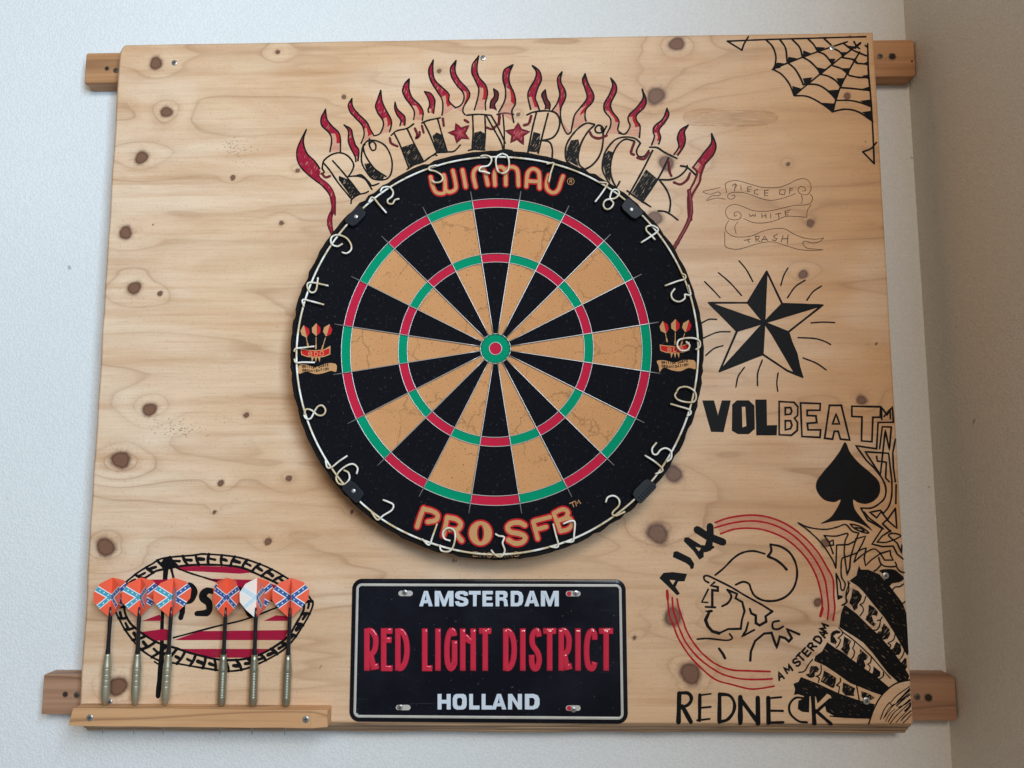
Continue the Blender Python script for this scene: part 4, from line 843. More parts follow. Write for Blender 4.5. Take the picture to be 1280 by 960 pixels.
# ------------------------------------------------------------------ dartboard
Y0 = 0.0
db = emp('dartboard', (0, YB, 0), 'round black, tan, red and green bristle dartboard with wire numbers, centre of the board', 'dartboard')
RO = 227.0
b = MB(); n = 220; rs = np.random.RandomState(11); rag = [RO + rs.rand() * 0.9 - (rs.rand() ** 8) * 2.2 for _ in range(n)]
prof = [(YB - 1, -2, 0), (Y0 + 4, 0, 0), (Y0 + 1.6, -.3, 1), (Y0 + .7, -2.2, 1)]
vs = []; fs = []
for y, dr, jj in prof:
    for k in range(n):
        a = 2 * math.pi * k / n; r_ = rag[k] + dr + (rs.rand() * .5 if jj else 0); vs.append((r_ * math.sin(a), y, r_ * math.cos(a)))
for i in range(len(prof) - 1):
    for k in range(n): fs.append((i * n + k, (i + 1) * n + k, (i + 1) * n + (k + 1) % n, i * n + (k + 1) % n))
fs.append(tuple(reversed(range((len(prof) - 1) * n, len(prof) * n))))
b.add(vs, fs, S_rim, False); b.build('rim_and_backing', db)
def sector(name, r0, r1, a0, a1, mat, ythk=0.8, seg=None, Yf=Y0):
    b = MB(); s_ = seg or max(4, int(abs(a1 - a0) / 2.2)); vs = []; fs = []
    full = abs(a1 - a0) >= 359.9
    for i in range(s_ + 1):
        a = R(a0 + (a1 - a0) * i / s_); sn, cs = math.sin(a), math.cos(a)
        vs += [(r0 * sn, Yf, r0 * cs), (r1 * sn, Yf, r1 * cs), (r1 * sn, Yf + ythk, r1 * cs), (r0 * sn, Yf + ythk, r0 * cs)]
    for i in range(s_):
        for k in range(4): fs.append((4 * i + k, 4 * i + (k + 1) % 4, 4 * i + 4 + (k + 1) % 4, 4 * i + 4 + k))
    if not full: fs.append((3, 2, 1, 0)); q = 4 * s_; fs.append((q, q + 1, q + 2, q + 3))
    b.add(vs, fs, mat); return b.build(name, db)
sector('surround', 170, RO - 3.2, 0, 360, S_blk, .6, 160, Y0)
DBL, DBI, TRO, TRI, OB, IB = 170.0, 160.0, 107.0, 97.2, 16.6, 6.9
for i in range(20):
    a0 = -9 + 18 * i; even = i % 2 == 0
    d = (random.random() - .5) * .25
    sector('single_segment', OB, TRI, a0, a0 + 18, S_blk if even else S_tan, 0.8 + 0, Yf=Y0 + d * .5); sector('treble_segment', TRI, TRO, a0, a0 + 18, S_red if even else S_grn, Yf=Y0 - .1 + d * .4)
    sector('single_segment', TRO, DBI, a0, a0 + 18, S_blk if even else S_tan, Yf=Y0 + d * .5); sector('double_segment', DBI, DBL, a0, a0 + 18, S_red if even else S_grn, Yf=Y0 - .1 + d * .4)
sector('outer_bull', IB, OB, 0, 360, S_grn, .9, 60, Y0 - .25); b = MB()
b.add([(0, Y0 - .3, 0)] + [(IB * math.sin(2 * math.pi * k / 40), Y0 - .3, IB * math.cos(2 * math.pi * k / 40)) for k in range(40)], [(0, 1 + k, 1 + (k + 1) % 40) for k in range(40)], S_red)
b.f = [tuple(reversed(f)) for f in b.f]; b.build('bullseye', db)
# hand-drawn-looking cracks in the sisal: real shallow dark fissures
# spider
for i in range(20):
    a = R(9 + 18 * i); bend = (random.random() - .5) * .6; b = MB(); ca, sa = math.cos(a), math.sin(a)
    pts = [(r_ * sa + bend * ca * math.sin(math.pi * t), Y0 - 1.2, r_ * ca - bend * sa * math.sin(math.pi * t)) for t, r_ in ((k / 12, 15.5 + (180.5 - 15.5 + (random.random() - .5) * .3) * k / 12) for k in range(13))]
    tube(b, pts, 0.62, M_wire); b.build('spoke_wire', db)
def ringwire(name, r_, rad, Y, seg=140, mat=M_wire, a0=0, a1=360, wob=0.0):
    b = MB(); full = a1 - a0 >= 360; k_ = seg if full else max(4, int(seg * (a1 - a0) / 360)); pts = []
    for k in range(k_ + (0 if full else 1)):
        a = R(a0 + (a1 - a0) * k / k_); rw = r_ + wob * math.sin(a * 5) + wob * .6 * math.sin(a * 11 + 1); pts.append((rw * math.sin(a), Y, rw * math.cos(a)))
    tube(b, pts, rad, mat, closed=full); return b.build(name, db)
for r_ in (DBL, DBI, TRO, TRI): ringwire('ring_wire', r_, .5, Y0 - .7)
ringwire('bull_wire', OB, .55, Y0 - .6, 60); ringwire('bull_wire', IB, .55, Y0 - .8, 40)
b = MB()
for k in range(40):
    a = R(9 * k + 4.5); c0, s0 = math.cos(a), math.sin(a); b.box(0, 0, 0, 0, 0, 0, M_wire) if 0 else None
    tube(b, [(s0 * (OB - 1.6), Y0 - .35, c0 * (OB - 1.6)), (s0 * (OB + .8), Y0 - .45, c0 * (OB + .8))], .38, S_blk, seg=5)
b.build('bull_wire_teeth', db)
# number ring: white wire; numerals bent from the same wire
Yn = -4.0
def c2(cx, cy, s): return Crop(cx, cy, s, Yn)
n1 = c2(520, 190, 6.4); c3 = c2(360, 180, 4.365); c4 = c2(620, 180, 4.365); c5 = c2(360, 380, 4.365); c6 = c2(620, 380, 4.365); c7 = c2(400, 540, 5.333); c8 = c2(620, 540, 5.333)
rp = []
for cr, pts in ((n1, [(690, 38), (900, 58), (1180, 125)]), (c4, [(430, 135), (560, 205), (690, 290)]), (c4, [(800, 392), (900, 505), (1010, 690), (1085, 900)]), (c6, [(1075, 20), (1102, 250), (1068, 540), (965, 790)]),
                (c8, [(1040, 330)]), (c8, [(920, 455), (790, 555), (520, 715)]), (c8, [(330, 770), (0, 822)]), (c7, [(1000, 805), (700, 722), (400, 580), (280, 480)]), (c7, [(120, 295), (0, 125)]),
                (c5, [(100, 615), (50, 390), (42, 250), (85, 0)]), (c3, [(65, 955), (135, 740), (245, 530), (325, 435)]), (c3, [(415, 345), (560, 225), (770, 130)]), (n1, [(160, 110), (400, 55)])):
    rp += [cr(p) for p in pts]
ang = np.array([math.atan2(x, z) for x, z in rp]); rad = np.array([math.hypot(x, z) for x, z in rp]); o_ = np.argsort(ang); ang = ang[o_]; rad = rad[o_]
def rr_at(a):
    a = (a + math.pi) % (2 * math.pi) - math.pi
    g_ = np.exp(-((np.angle(np.exp(1j * (ang - a)))) / .22) ** 2) + 1e-9; return float((g_ * rad).sum() / g_.sum())
clips = [(445, 271), (789.5, 262), (442, 614), (804.5, 613)]
pts = [(rr_at(2 * math.pi * k / 200) * math.sin(2 * math.pi * k / 200), Yn + 1.2, rr_at(2 * math.pi * k / 200) * math.cos(2 * math.pi * k / 200)) for k in range(200)]
b = MB(); tube(b, pts, 1.12, M_ring, closed=True); b.build('number_ring', db)
NUM = [('20', n1, [[(515, 40), (545, 30), (590, 40), (605, 70), (580, 112), (520, 125), (508, 155), (545, 160), (592, 175)], [(690, 15), (730, 35), (745, 90), (735, 150), (695, 175), (655, 155), (640, 95), (645, 45), (685, 16)]]),
       ('5', n1, [[(165, 108), (110, 122), (108, 146), (160, 160), (205, 190), (215, 220), (195, 243), (155, 247), (128, 230)]]),
       ('1', n1, [[(1045, 98), (1080, 92), (1102, 92), (1095, 120), (1075, 180), (1062, 245)]]),
       ('12', c3, [[(440, 320), (462, 293), (500, 335), (538, 378)], [(505, 262), (518, 240), (555, 238), (575, 265), (568, 290), (545, 308), (548, 326), (572, 328), (584, 308), (608, 300)]]),
       ('9', c3, [[(300, 545), (270, 560), (238, 545), (240, 510), (275, 498), (320, 515), (345, 550), (345, 580), (320, 598), (295, 592)]]),
       ('14', c3, [[(165, 730), (155, 798), (130, 812), (110, 790), (110, 762), (140, 758), (222, 775)], [(88, 890), (82, 852), (130, 860), (198, 878)]]),
       ('11', c5, [[(36, 262), (42, 245), (90, 239), (145, 232)], [(36, 300), (45, 320), (90, 319), (148, 320)]]),
       ('8', c5, [[(90, 600), (100, 575), (130, 580), (165, 607), (195, 605), (207, 580), (190, 555), (165, 560), (145, 590), (125, 625), (100, 625), (88, 605)]]),
       ('16', c7, [[(38, 185), (50, 235), (80, 235), (130, 195), (185, 158)], [(245, 280), (252, 240), (220, 213), (170, 230), (125, 270), (110, 310), (130, 345), (170, 345), (198, 310), (190, 270), (160, 255)]]),
       ('7', c7, [[(345, 535), (385, 584), (425, 555), (480, 520), (490, 485), (455, 465), (420, 452)]]),
       ('19', c7, [[(680, 712), (728, 752), (750, 700), (782, 610)], [(870, 725), (830, 710), (820, 670), (850, 640), (890, 650), (903, 690), (890, 760), (860, 795), (810, 790), (798, 750)]]),
       ('3', c7, [[(1168, 678), (1192, 692), (1228, 700), (1217, 740), (1232, 790), (1210, 828), (1170, 820), (1140, 785)]]),
       ('17', c8, [[(355, 762), (405, 768), (415, 748), (400, 690), (380, 610)], [(445, 612), (500, 592), (525, 602), (520, 680), (512, 728), (458, 732)]]),
       ('2', c8, [[(730, 470), (745, 435), (785, 425), (818, 450), (818, 490), (780, 530), (775, 550), (800, 557), (860, 530)]]),
       ('15', c8, [[(990, 155), (1060, 200), (1108, 245), (1100, 265), (1060, 280)], [(1070, 70), (1040, 110), (1045, 145), (1070, 150), (1095, 120), (1130, 108), (1165, 130), (1165, 175), (1135, 200)]]),
       ('10', c6, [[(950, 545), (1000, 560), (1055, 578), (1060, 600), (1040, 612)], [(985, 478), (1000, 458), (1040, 453), (1080, 475), (1090, 510), (1075, 535), (1030, 535), (990, 522), (975, 500), (985, 480)]]),
       ('6', c6, [[(1035, 205), (1055, 225), (1045, 250), (1010, 255), (988, 230), (995, 200), (1030, 188), (1080, 188), (1110, 205), (1110, 235), (1088, 250)]]),
       ('18', c4, [[(558, 210), (605, 215), (600, 235), (570, 280), (540, 318)], [(625, 275), (622, 300), (640, 325), (625, 352), (600, 358), (585, 335), (600, 308), (650, 298), (672, 272), (660, 252), (635, 255), (622, 285)]]),
       ('4', c4, [[(790, 540), (830, 515), (880, 480), (880, 462), (850, 447), (820, 455), (820, 475), (845, 500), (868, 525)]]),
       ('13', c4, [[(920, 775), (990, 750), (1030, 738), (1032, 718), (1010, 708)], [(975, 790), (955, 820), (965, 850), (1000, 862), (1030, 842), (1028, 822), (1060, 825), (1048, 770)]])]
for nm, cr, ss in NUM:
    b = MB()
    for s in ss:
        P_ = catmull([cr(p) for p in s], 1.4); tube(b, [(x, Yn - .9 - .6 * math.sin(math.pi * i / len(P_)), z) for i, (x, z) in enumerate(P_)], 1.02, M_ring, seg=8)
    b.build('wire_number', db)
for i, (px, py) in enumerate(clips):
    x, z = PX(px, py, Yn); a = math.atan2(x, z); t = np.array([math.cos(a), -math.sin(a)]); r_ = np.array([math.sin(a), math.cos(a)]); b = MB()
    L, Wd = (13.5, 7.5) if i != 3 else (14.5, 8.0); sh = [(-L, Wd * .6), (-L * .85, -Wd * .75), (-L * .5, -Wd), (L * .5, -Wd), (L * .85, -Wd * .75), (L, Wd * .6), (L * .8, Wd), (-L * .8, Wd)]
    vs = []
    for y in (Yn - 2.2, -0.2):
        sc = .94 if y < -1 else 1
        for u, v in sh: p = np.array([x, z]) + t * u * sc + r_ * v * sc; vs.append((p[0], y, p[1]))
    k_ = len(sh); fs = [tuple(range(k_)), tuple(reversed(range(k_, 2 * k_)))] + [(q, q + k_, (q + 1) % k_ + k_, (q + 1) % k_) for q in range(k_)]
    b.add(vs, fs, M_clip); o = b.build('ring_clip', db, bevel=.5)
    if i == 3:
        bb = MB()
        for q in range(7):
            u0 = -L * .7 + q * L * .22; p = np.array([x, z]) + t * u0 + r_ * 3.0; tube(bb, [(p[0] - r_[0] * 2.6, Yn - 2.35, p[1] - r_[1] * 2.6), (p[0] + r_[0] * 2.6, Yn - 2.35, p[1] + r_[1] * 2.6)], .45, M_clip, seg=5)
        bb.build('clip_rib', o)
    else:
        bb = MB(); q_ = 14; c0 = np.array([x, z]) + r_ * -.5
        bb.add([(c0[0], Yn - 3.3, c0[1])] + [(c0[0] + 2.1 * math.cos(2 * math.pi * k / q_), Yn - 2.3, c0[1] + 2.1 * math.sin(2 * math.pi * k / q_)) for k in range(q_)], [(0, 1 + k, 1 + (k + 1) % q_) for k in range(q_)], M_rivet, True); bb.build('rivet', o)
# printed lettering
def prt(name, cr, strokes, wc, wr, oh=False):
    b = MB()
    if oh:      # the O: a wide ring with a narrow upright hole
        el = lambda a, c: [cr((537 + a * math.sin(t * .2618), 248 + c * math.cos(t * .2618))) for t in range(24)]
        fill(b, [el(87, 92), el(14, 44)], cr.Y, S_redprint); o = b.build(name, db); b = MB(); fill(b, [el(76, 81), el(24, 56)], cr.Y - .62, S_print); b.build('letter_face', o); return
    for s in strokes: ribbon(b, [cr(p) for p in s], cr.mm(wr * 1.2), cr.Y, S_redprint, True, False, 0.04)
    b2 = MB()
    for s in strokes: ribbon(b2, [cr(p) for p in s], cr.mm(wc * 1.12), cr.Y - .62, S_print, True, False, 0.05)
    o = b.build(name, db); b2.build('letter_face', o)
pn = Crop(520, 190, 6.4, Y0 - .1)
prt('printed_letter', pn, [[(118, 200), (132, 270), (158, 322), (200, 335), (232, 318), (232, 230), (222, 185)], [(232, 300), (262, 322), (300, 312), (320, 285), (310, 215), (295, 150)]], 25, 42)
prt('printed_letter', pn, [[(372, 145), (386, 215), (398, 282)]], 26, 44)
prt('printed_letter', pn, [[(478, 282), (460, 205), (465, 155), (495, 128), (530, 132), (552, 165), (575, 265)]], 26, 42)
prt('printed_letter', pn, [[(632, 268), (628, 185), (640, 145), (668, 122), (700, 132), (716, 170), (718, 265)], [(716, 175), (728, 140), (758, 122), (795, 130), (814, 165), (820, 272)]], 26, 42)
prt('printed_letter', pn, [[(882, 280), (888, 200), (900, 160), (930, 138), (962, 145), (985, 180), (988, 292)], [(892, 235), (940, 238), (985, 240)]], 26, 42)
prt('printed_letter', pn, [[(1062, 185), (1045, 250), (1048, 295), (1080, 325), (1115, 325), (1142, 295), (1158, 245), (1176, 195)]], 25, 42)
b = MB(); ribbon(b, [pn((1238 + 27 * math.cos(t * .5236), 235 + 27 * math.sin(t * .5236))) for t in range(12)], pn.mm(4), pn.Y, S_print, True, True, 0)
for s in ([(1230, 250), (1232, 220)], [(1232, 221), (1246, 222), (1246, 233), (1232, 236)], [(1240, 237), (1248, 250)]): ribbon(b, [pn(p) for p in s], pn.mm(4), pn.Y, S_print, False)
b.build('printed_mark', db)
p2 = Crop(500, 620, 5.333, Y0 - .1)
for ss, wc, wr in (([[(158, 82), (135, 140), (115, 205)], [(165, 88), (215, 100), (250, 125), (240, 160), (185, 172)]], 26, 42), ([[(315, 140), (303, 205), (288, 265)], [(320, 142), (375, 155), (405, 185), (385, 222), (330, 222)], [(370, 235), (390, 270), (412, 298)]], 26, 42),
                   ([[(535, 180), (490, 195), (478, 250), (492, 300), (535, 318), (580, 302), (595, 250), (582, 200), (540, 180)]], 34, 50), ([[(832, 195), (800, 178), (750, 180), (718, 205), (735, 238), (800, 252), (835, 275), (815, 308), (765, 315), (722, 292)]], 28, 44),
                   ([[(888, 172), (905, 235), (918, 285)], [(890, 168), (940, 155), (1000, 140)], [(905, 222), (940, 215), (975, 205)]], 24, 40), ([[(1025, 118), (1048, 175), (1068, 232)], [(1025, 115), (1085, 88), (1118, 108), (1100, 148), (1045, 165)], [(1085, 152), (1130, 150), (1145, 190), (1118, 222), (1068, 235)]], 24, 40)):
    prt('printed_letter', p2, ss, wc, wr, ss[0][0] == (535, 180))
b = MB()
for s in ([(1130, 50), (1165, 35)], [(1148, 43), (1158, 72)], [(1176, 65), (1167, 34), (1184, 50), (1190, 26), (1204, 50)]): ribbon(b, [p2(p) for p in s], p2.mm(5.5), p2.Y, S_print, False)
for i, ch in enumerate('ENGLAND'):
    x0 = 488 + i * 46; y0 = 372 + 6 * math.sin(i / 6 * math.pi)
    for s in FONT[ch]: ribbon(b, [p2((x0 + u * 30, y0 + 30 - v * 30)) for u, v in s], p2.mm(3.4), p2.Y, S_print if i in (0, 1, 5, 6) else S_print, False)
b.build('printed_mark', db)
# the two printed emblems
def emblem(cx, cy, dx, dy, tail):
    cr = Crop(cx, cy, 9.6, Y0 - .1); b = MB(); q = lambda l: [cr((x + dx, y + dy)) for x, y in l]
    for (fx, fy, hx, hy) in ((205, 232, 240, 405), (340, 210, 335, 440), (478, 218, 408, 445)):
        tl2 = -.25 if fx < 300 else (.28 if fx > 400 else 0)
        hexp = [(-52, -20), (0, -75), (50, -20), (48, 35), (0, 78), (-50, 35)]
        rotp = lambda l: [(fx + x * math.cos(tl2) - y * math.sin(tl2), fy + x * math.sin(tl2) + y * math.cos(tl2)) for x, y in l]
        fill(b, q(rotp(hexp)), cr.Y, S_print); fill(b, q(rotp([(5, -70), (50, -20), (48, 35), (5, 72)])), cr.Y, S_redprint)
        x1, y1 = fx + (hx - fx) * .4, fy + (hy - fy) * .4
        ribbon(b, q([(x1, y1), (hx, hy)]), cr.mm(9), cr.Y, S_print, False); ribbon(b, q([(hx * .7 + x1 * .3, hy * .7 + y1 * .3), (hx, hy)]), cr.mm(18), cr.Y, S_print, False)
    fill(b, q([(150, 440), (230, 452), (330, 460), (430, 450), (510, 405), (508, 510), (430, 540), (330, 548), (230, 540), (160, 515)]), cr.Y, S_print)
    fill(b, q([(162, 452), (230, 462), (330, 470), (430, 460), (498, 435), (498, 502), (430, 530), (330, 538), (230, 530), (170, 508)]), cr.Y, S_redprint)
    for i, ch in enumerate('BDO'):
        for s in FONT[ch]: ribbon(b, q([(250 + i * 68 + u * 40, 526 - v * 46 - (6 if i == 2 else 0)) for u, v in s]), cr.mm(8), cr.Y, S_print, False)
    for x in (295, 335, 375): fill(b, q([(x - 14, 545), (x + 14, 545), (x + (335 - x) * -.15, 605)]), cr.Y, S_print)
    rib = [(130, 640), (200, 625), (330, 660), (450, 620), (540, 615), (585, 640), (575, 720), (520, 705), (420, 735), (330, 745), (220, 715), (130, 740)] if tail < 0 else [(115, 640), (200, 630), (330, 655), (430, 625), (520, 625), (575, 640), (585, 735), (500, 720), (400, 760), (300, 750), (200, 715), (150, 770), (140, 700)]
    fill(b, q(rib), cr.Y, S_print, True)
    for row, (txt, x0, y0, wd) in enumerate((('BRITISH DARTS', 175, 668, 318), ('ORGANISATION', 175, 712, 325))):
        for i, ch in enumerate(txt):
            if ch == ' ': continue
            st = wd / len(txt); bx = x0 + i * st; by = y0 + 12 * math.sin(i / len(txt) * math.pi * 1.3) - (i / len(txt)) * 12 + (0 if tail < 0 else 0)
            for s in FONT[ch]: ribbon(b, q([(bx + u * st * .62, by - v * 27) for u, v in s]), cr.mm(7.5), cr.Y, S_blk, False, caps=False)
    b.build('printed_emblem', db)
emblem(360, 390, 0, 0, -1); emblem(800, 390, 85, -50, 1)

# ------------------------------------------------------------------ sign
YS = YB - 1.2
sg = emp('souvenir_plate', (*[(PX(437, 902, YS)[0] + PX(784, 903, YS)[0]) / 2, YS], PX(610, 903, YS)[1]), 'black embossed metal licence-style plate reading AMSTERDAM RED LIGHT DISTRICT HOLLAND', 'metal sign')
cor = [PX(440.5, 724, YS), PX(782.5, 724, YS), PX(784.5, 903.5, YS), PX(436.5, 903.5, YS)]
x0 = (cor[0][0] + cor[3][0]) / 2; x1 = (cor[1][0] + cor[2][0]) / 2; z1 = (cor[0][1] + cor[1][1]) / 2; z0 = (cor[2][1] + cor[3][1]) / 2
def rrect(x0, x1, z0, z1, r_, n=8):
    out = []
    for cx_, cz_, a0 in ((x1 - r_, z1 - r_, 0), (x0 + r_, z1 - r_, 90), (x0 + r_, z0 + r_, 180), (x1 - r_, z0 + r_, 270)):
        for k in range(n + 1): a = R(a0 + 90 * k / n); out.append((cx_ + r_ * math.cos(a), cz_ + r_ * math.sin(a)))
    return out[::-1]
levels = [(0, YS + .9), (0, YS), (.8, YS - .5), (4.2, YS - .6), (4.8, YS - 1.5), (7.6, YS - 1.7), (8.4, YS - .6), (9.0, YS - .5)]
b = MB(); rings_ = [rrect(x0 + d, x1 - d, z0 + d, z1 - d, max(2, 11 - d)) for d, y in levels]; nn = len(rings_[0]); vs = []
for (d, y), rg in zip(levels, rings_): vs += [(p[0], y, p[1]) for p in rg]
for i in range(len(levels) - 1):
    mt = M_cream if i in (4, 3 + 1) else M_plate
    fs = [(i * nn + k, i * nn + (k + 1) % nn, (i + 1) * nn + (k + 1) % nn, (i + 1) * nn + k) for k in range(nn)]
    if i == 0: b.add(vs, [f[::-1] for f in fs], mt, True)
    else:
        n0 = 0; kk = b.mi(mt)
        for f in fs: b.f.append(f[::-1]); b.m.append(kk); b.sm.append(True)
b.f.append(tuple(((len(levels) - 1) * nn + k) for k in range(nn))); b.m.append(b.mi(M_plate)); b.sm.append(False)
b.build('plate', sg)
YP = YS - .5
sc = Crop(0, 0, 1.0, YP)
def eletter(ch, x0, x1, y0, y1, wd, mat, name, hgt=1.1, over=None, smooth=False, wx=None):
    b = MB(); h = wd / 2
    for s in ([[(.3, 0), (.08, .05), (0, .28), (0, .72), (.08, .95), (.3, 1), (.7, 1), (.92, .95), (1, .72), (1, .28), (.92, .05), (.7, 0)]] if ch == 'O' else over or FONT[ch]):
        if ch == 'O':
            emboss(b, [sc((x0 + h + u * (x1 - x0 - wd), y1 - h * .9 - v * (y1 - y0 - wd * .9))) for u, v in s], sc.mm(wd), YP, hgt, mat, False, True); continue
        sm = smooth if over is None else s[0]; pp = s if over is None else s[1]
        pts = [sc((x0 + h + u * (x1 - x0 - wd), y1 - h * .9 - v * (y1 - y0 - wd * .9))) for u, v in pp]
        # square off straight terminals
        P_ = [np.array(p) for p in pts]
        if not sm:
            for i_, j_ in ((0, 1), (-1, -2)):
                d = P_[i_] - P_[j_]; P_[i_] = P_[i_] + d / np.linalg.norm(d) * sc.mm(h * .85)
        emboss(b, [tuple(p) for p in P_], sc.mm(wd), YP, hgt, mat, sm)
    return b.build(name, sg)
GLY = {'A': [[(0, 0), (.36, 1), (.64, 1), (1, 0), (.71, 0), (.65, .2), (.35, .2), (.29, 0)], [(.41, .4), (.59, .4), (.5, .72)]],
 'M': [[(0, 0), (0, 1), (.3, 1), (.5, .4), (.7, 1), (1, 1), (1, 0), (.76, 0), (.76, .62), (.58, 0), (.42, 0), (.24, .62), (.24, 0)]], 'T': [[(0, 1), (1, 1), (1, .76), (.65, .76), (.65, 0), (.35, 0), (.35, .76), (0, .76)]],
 'E': [[(0, 0), (0, 1), (1, 1), (1, .78), (.36, .78), (.36, .62), (.92, .62), (.92, .4), (.36, .4), (.36, .22), (1, .22), (1, 0)]],
 'R': [[(0, 0), (0, 1), (.72, 1), (.92, .93), (.98, .78), (.95, .6), (.8, .5), (.94, .4), (1, 0), (.68, 0), (.66, .3), (.56, .37), (.31, .37), (.31, 0)], [(.31, .6), (.31, .78), (.6, .78), (.68, .69), (.6, .6)]],
 'D': [[(0, 0), (0, 1), (.6, 1), (.88, .9), (1, .68), (1, .32), (.88, .1), (.6, 0)], [(.31, .23), (.31, .77), (.55, .77), (.67, .65), (.67, .35), (.55, .23)]],
 'H': [[(0, 0), (0, 1), (.31, 1), (.31, .62), (.69, .62), (.69, 1), (1, 1), (1, 0), (.69, 0), (.69, .38), (.31, .38), (.31, 0)]],
 'O': [[(.25, 0), (.08, .08), (0, .28), (0, .72), (.08, .92), (.25, 1), (.75, 1), (.92, .92), (1, .72), (1, .28), (.92, .08), (.75, 0)], [(.31, .35), (.31, .65), (.4, .77), (.6, .77), (.69, .65), (.69, .35), (.6, .23), (.4, .23)]],
 'L': [[(0, 0), (0, 1), (.37, 1), (.37, .25), (1, .25), (1, 0)]], 'N': [[(0, 0), (0, 1), (.3, 1), (.7, .42), (.7, 1), (1, 1), (1, 0), (.72, 0), (.3, .6), (.3, 0)]],
 'S': [[(0, .32), (.3, .34), (.36, .22), (.62, .21), (.68, .3), (.6, .37), (.2, .46), (.03, .58), (.02, .8), (.14, .95), (.36, 1), (.7, .99), (.92, .9), (.97, .7), (.68, .68), (.62, .78), (.4, .79), (.33, .72), (.42, .64), (.8, .56), (.97, .42), (.99, .2), (.87, .06), (.65, 0), (.32, 0), (.1, .08)]]}
def pletter(ch, xa, xb, ya, yb):
    """a pressed block capital: flat face, walls, rounded edge"""
    b = MB(); loops = [[sc((xa + u * (xb - xa), yb - v * (yb - ya))) for u, v in l] for l in GLY[ch]]; hgt = 1.3
    tris = tessellate_polygon([[Vector((p[0], p[1], 0)) for p in l] for l in loops]); flat = [p for l in loops for p in l]; n = len(flat)
    vs = [(p[0], YP - hgt, p[1]) for p in flat] + [(p[0], YP, p[1]) for p in flat]; fs = []
    for t in tris:
        A_, B_, C_ = [flat[q] for q in t]; nn = (B_[0] - A_[0]) * (C_[1] - A_[1]) - (B_[1] - A_[1]) * (C_[0] - A_[0])
        if abs(nn) > 1e-6: fs.append(tuple(t) if nn > 0 else tuple(reversed(t)))
    o_ = 0
    for l in loops:
        k_ = len(l); ar = sum(l[q][0] * l[(q + 1) % k_][1] - l[(q + 1) % k_][0] * l[q][1] for q in range(k_)); outer_ = o_ == 0
        for q in range(k_):
            f = (o_ + q, o_ + q + n, o_ + (q + 1) % k_ + n, o_ + (q + 1) % k_); fs.append(f if (ar > 0) else tuple(reversed(f)))
        o_ += k_
    b.add(vs, fs, M_signwhite); return b.build('raised_letter', sg, bevel=.38, seg=3)
for ch, a, c in (('A', 524, 541), ('M', 543.5, 567), ('S', 568.5, 585.8), ('T', 586, 601), ('E', 603, 616.2), ('R', 619.5, 635), ('D', 638.3, 654), ('A', 655.5, 674), ('M', 676, 698.5)): pletter(ch, a, c, 738.5, 757.8)
for ch, a, c in (('H', 547, 563.5), ('O', 566, 583.5), ('L', 586.5, 599.5), ('L', 602, 615.5), ('A', 614.5, 633), ('N', 635, 652.5), ('D', 656, 674.5)): pletter(ch, a, c, 867.2, 886.6)
NV = {'R': [(0, [(0, 0), (0, 1)]), (1, [(0, 1), (.45, 1), (.85, .86), (.92, .68), (.78, .48), (.35, .34)]), (0, [(.42, .34), (.66, .06)]), (0, [(.60, .03), (.98, .05)])],
      'E': [(0, [(1, 1), (0, 1), (0, 0), (1, 0)]), (0, [(0, .76), (.85, .76)])], 'D': [(0, [(0, 0), (0, 1)]), (1, [(0, 1), (.45, .98), (.85, .8), (1, .5), (.85, .2), (.45, .02), (0, 0)])], 'L': [(0, [(0, 1), (0, 0), (1, 0)])], 'I': [(0, [(.5, 0), (.5, 1)])],
      'G': [(1, [(1, .86), (.8, 1), (.4, .98), (.08, .75), (0, .45), (.1, .15), (.45, 0), (.85, .06), (1, .25)]), (0, [(1, .68), (1, .15)])], 'H': [(0, [(0, 0), (0, 1)]), (0, [(1, 0), (1, 1)]), (1, [(0, .70), (.3, .84), (.62, .74), (1, .73)])],
      'T': [(0, [(0, 1), (1, 1)]), (0, [(.5, 1), (.5, 0)])], 'S': [(1, [(1, .84), (.8, 1), (.35, .97), (.1, .82), (.2, .62), (.8, .42), (1, .22), (.75, .02), (.35, 0), (.08, .12), (.03, .36)])],
      'C': [(1, [(1, .76), (.95, .92), (.7, 1), (.3, .93), (.05, .7), (0, .4), (.15, .1), (.45, 0), (.8, .02), (1, .17)])]}
for ch, a, c in (('R', 455, 474.3), ('E', 476, 491.3), ('D', 493.7, 512.3), ('L', 527.3, 541), ('I', 543.6, 551.2), ('G', 555, 571.8), ('H', 574.8, 595), ('T', 598, 614.8), ('D', 628.5, 646.3), ('I', 649.5, 657.4), ('S', 660.5, 677.5), ('T', 678.2, 695.8), ('R', 697.8, 715.6), ('I', 718.5, 726.2), ('C', 729.5, 747), ('T', 748, 767)):
    eletter(ch, a, c, 785.5, 838.6, 7.2, M_signred, 'raised_letter', over=NV[ch], hgt=1.8)
for (cx_, cy_, wd, redx, sx_, sy_) in ((507, 741.7, 18, 0, 506, 740.6), (716.5, 742, 18.5, -1, 719.7, 741.3), (504, 884.3, 18.5, 0, 500, 884.2), (716.5, 885, 18.5, -1, 717, 887)):
    b = MB(); h = 3.4; pts = []
    for k in range(9): a = R(90 - 180 * k / 8); pts.append(sc((cx_ + wd / 2 - h + h * math.cos(a), cy_ - h * math.sin(a))))
    for k in range(9): a = R(270 - 180 * k / 8); pts.append(sc((cx_ - wd / 2 + h + h * math.cos(a), cy_ - h * math.sin(a))))
    fill(b, pts, YP - .05, M_cream)
    if redx: fill(b, [sc((cx_ - wd / 2 + 1 + 5.5 * u, cy_ + 2.8 * v)) for u, v in ((0, 0), (.3, 1), (.9, 1), (1.1, 0), (.9, -1), (.3, -1))], YP - .6, M_signred)
    b.build('mounting_slot', sg); screw(sx_, sy_, YP - .75, sg, ME_screw, .82)

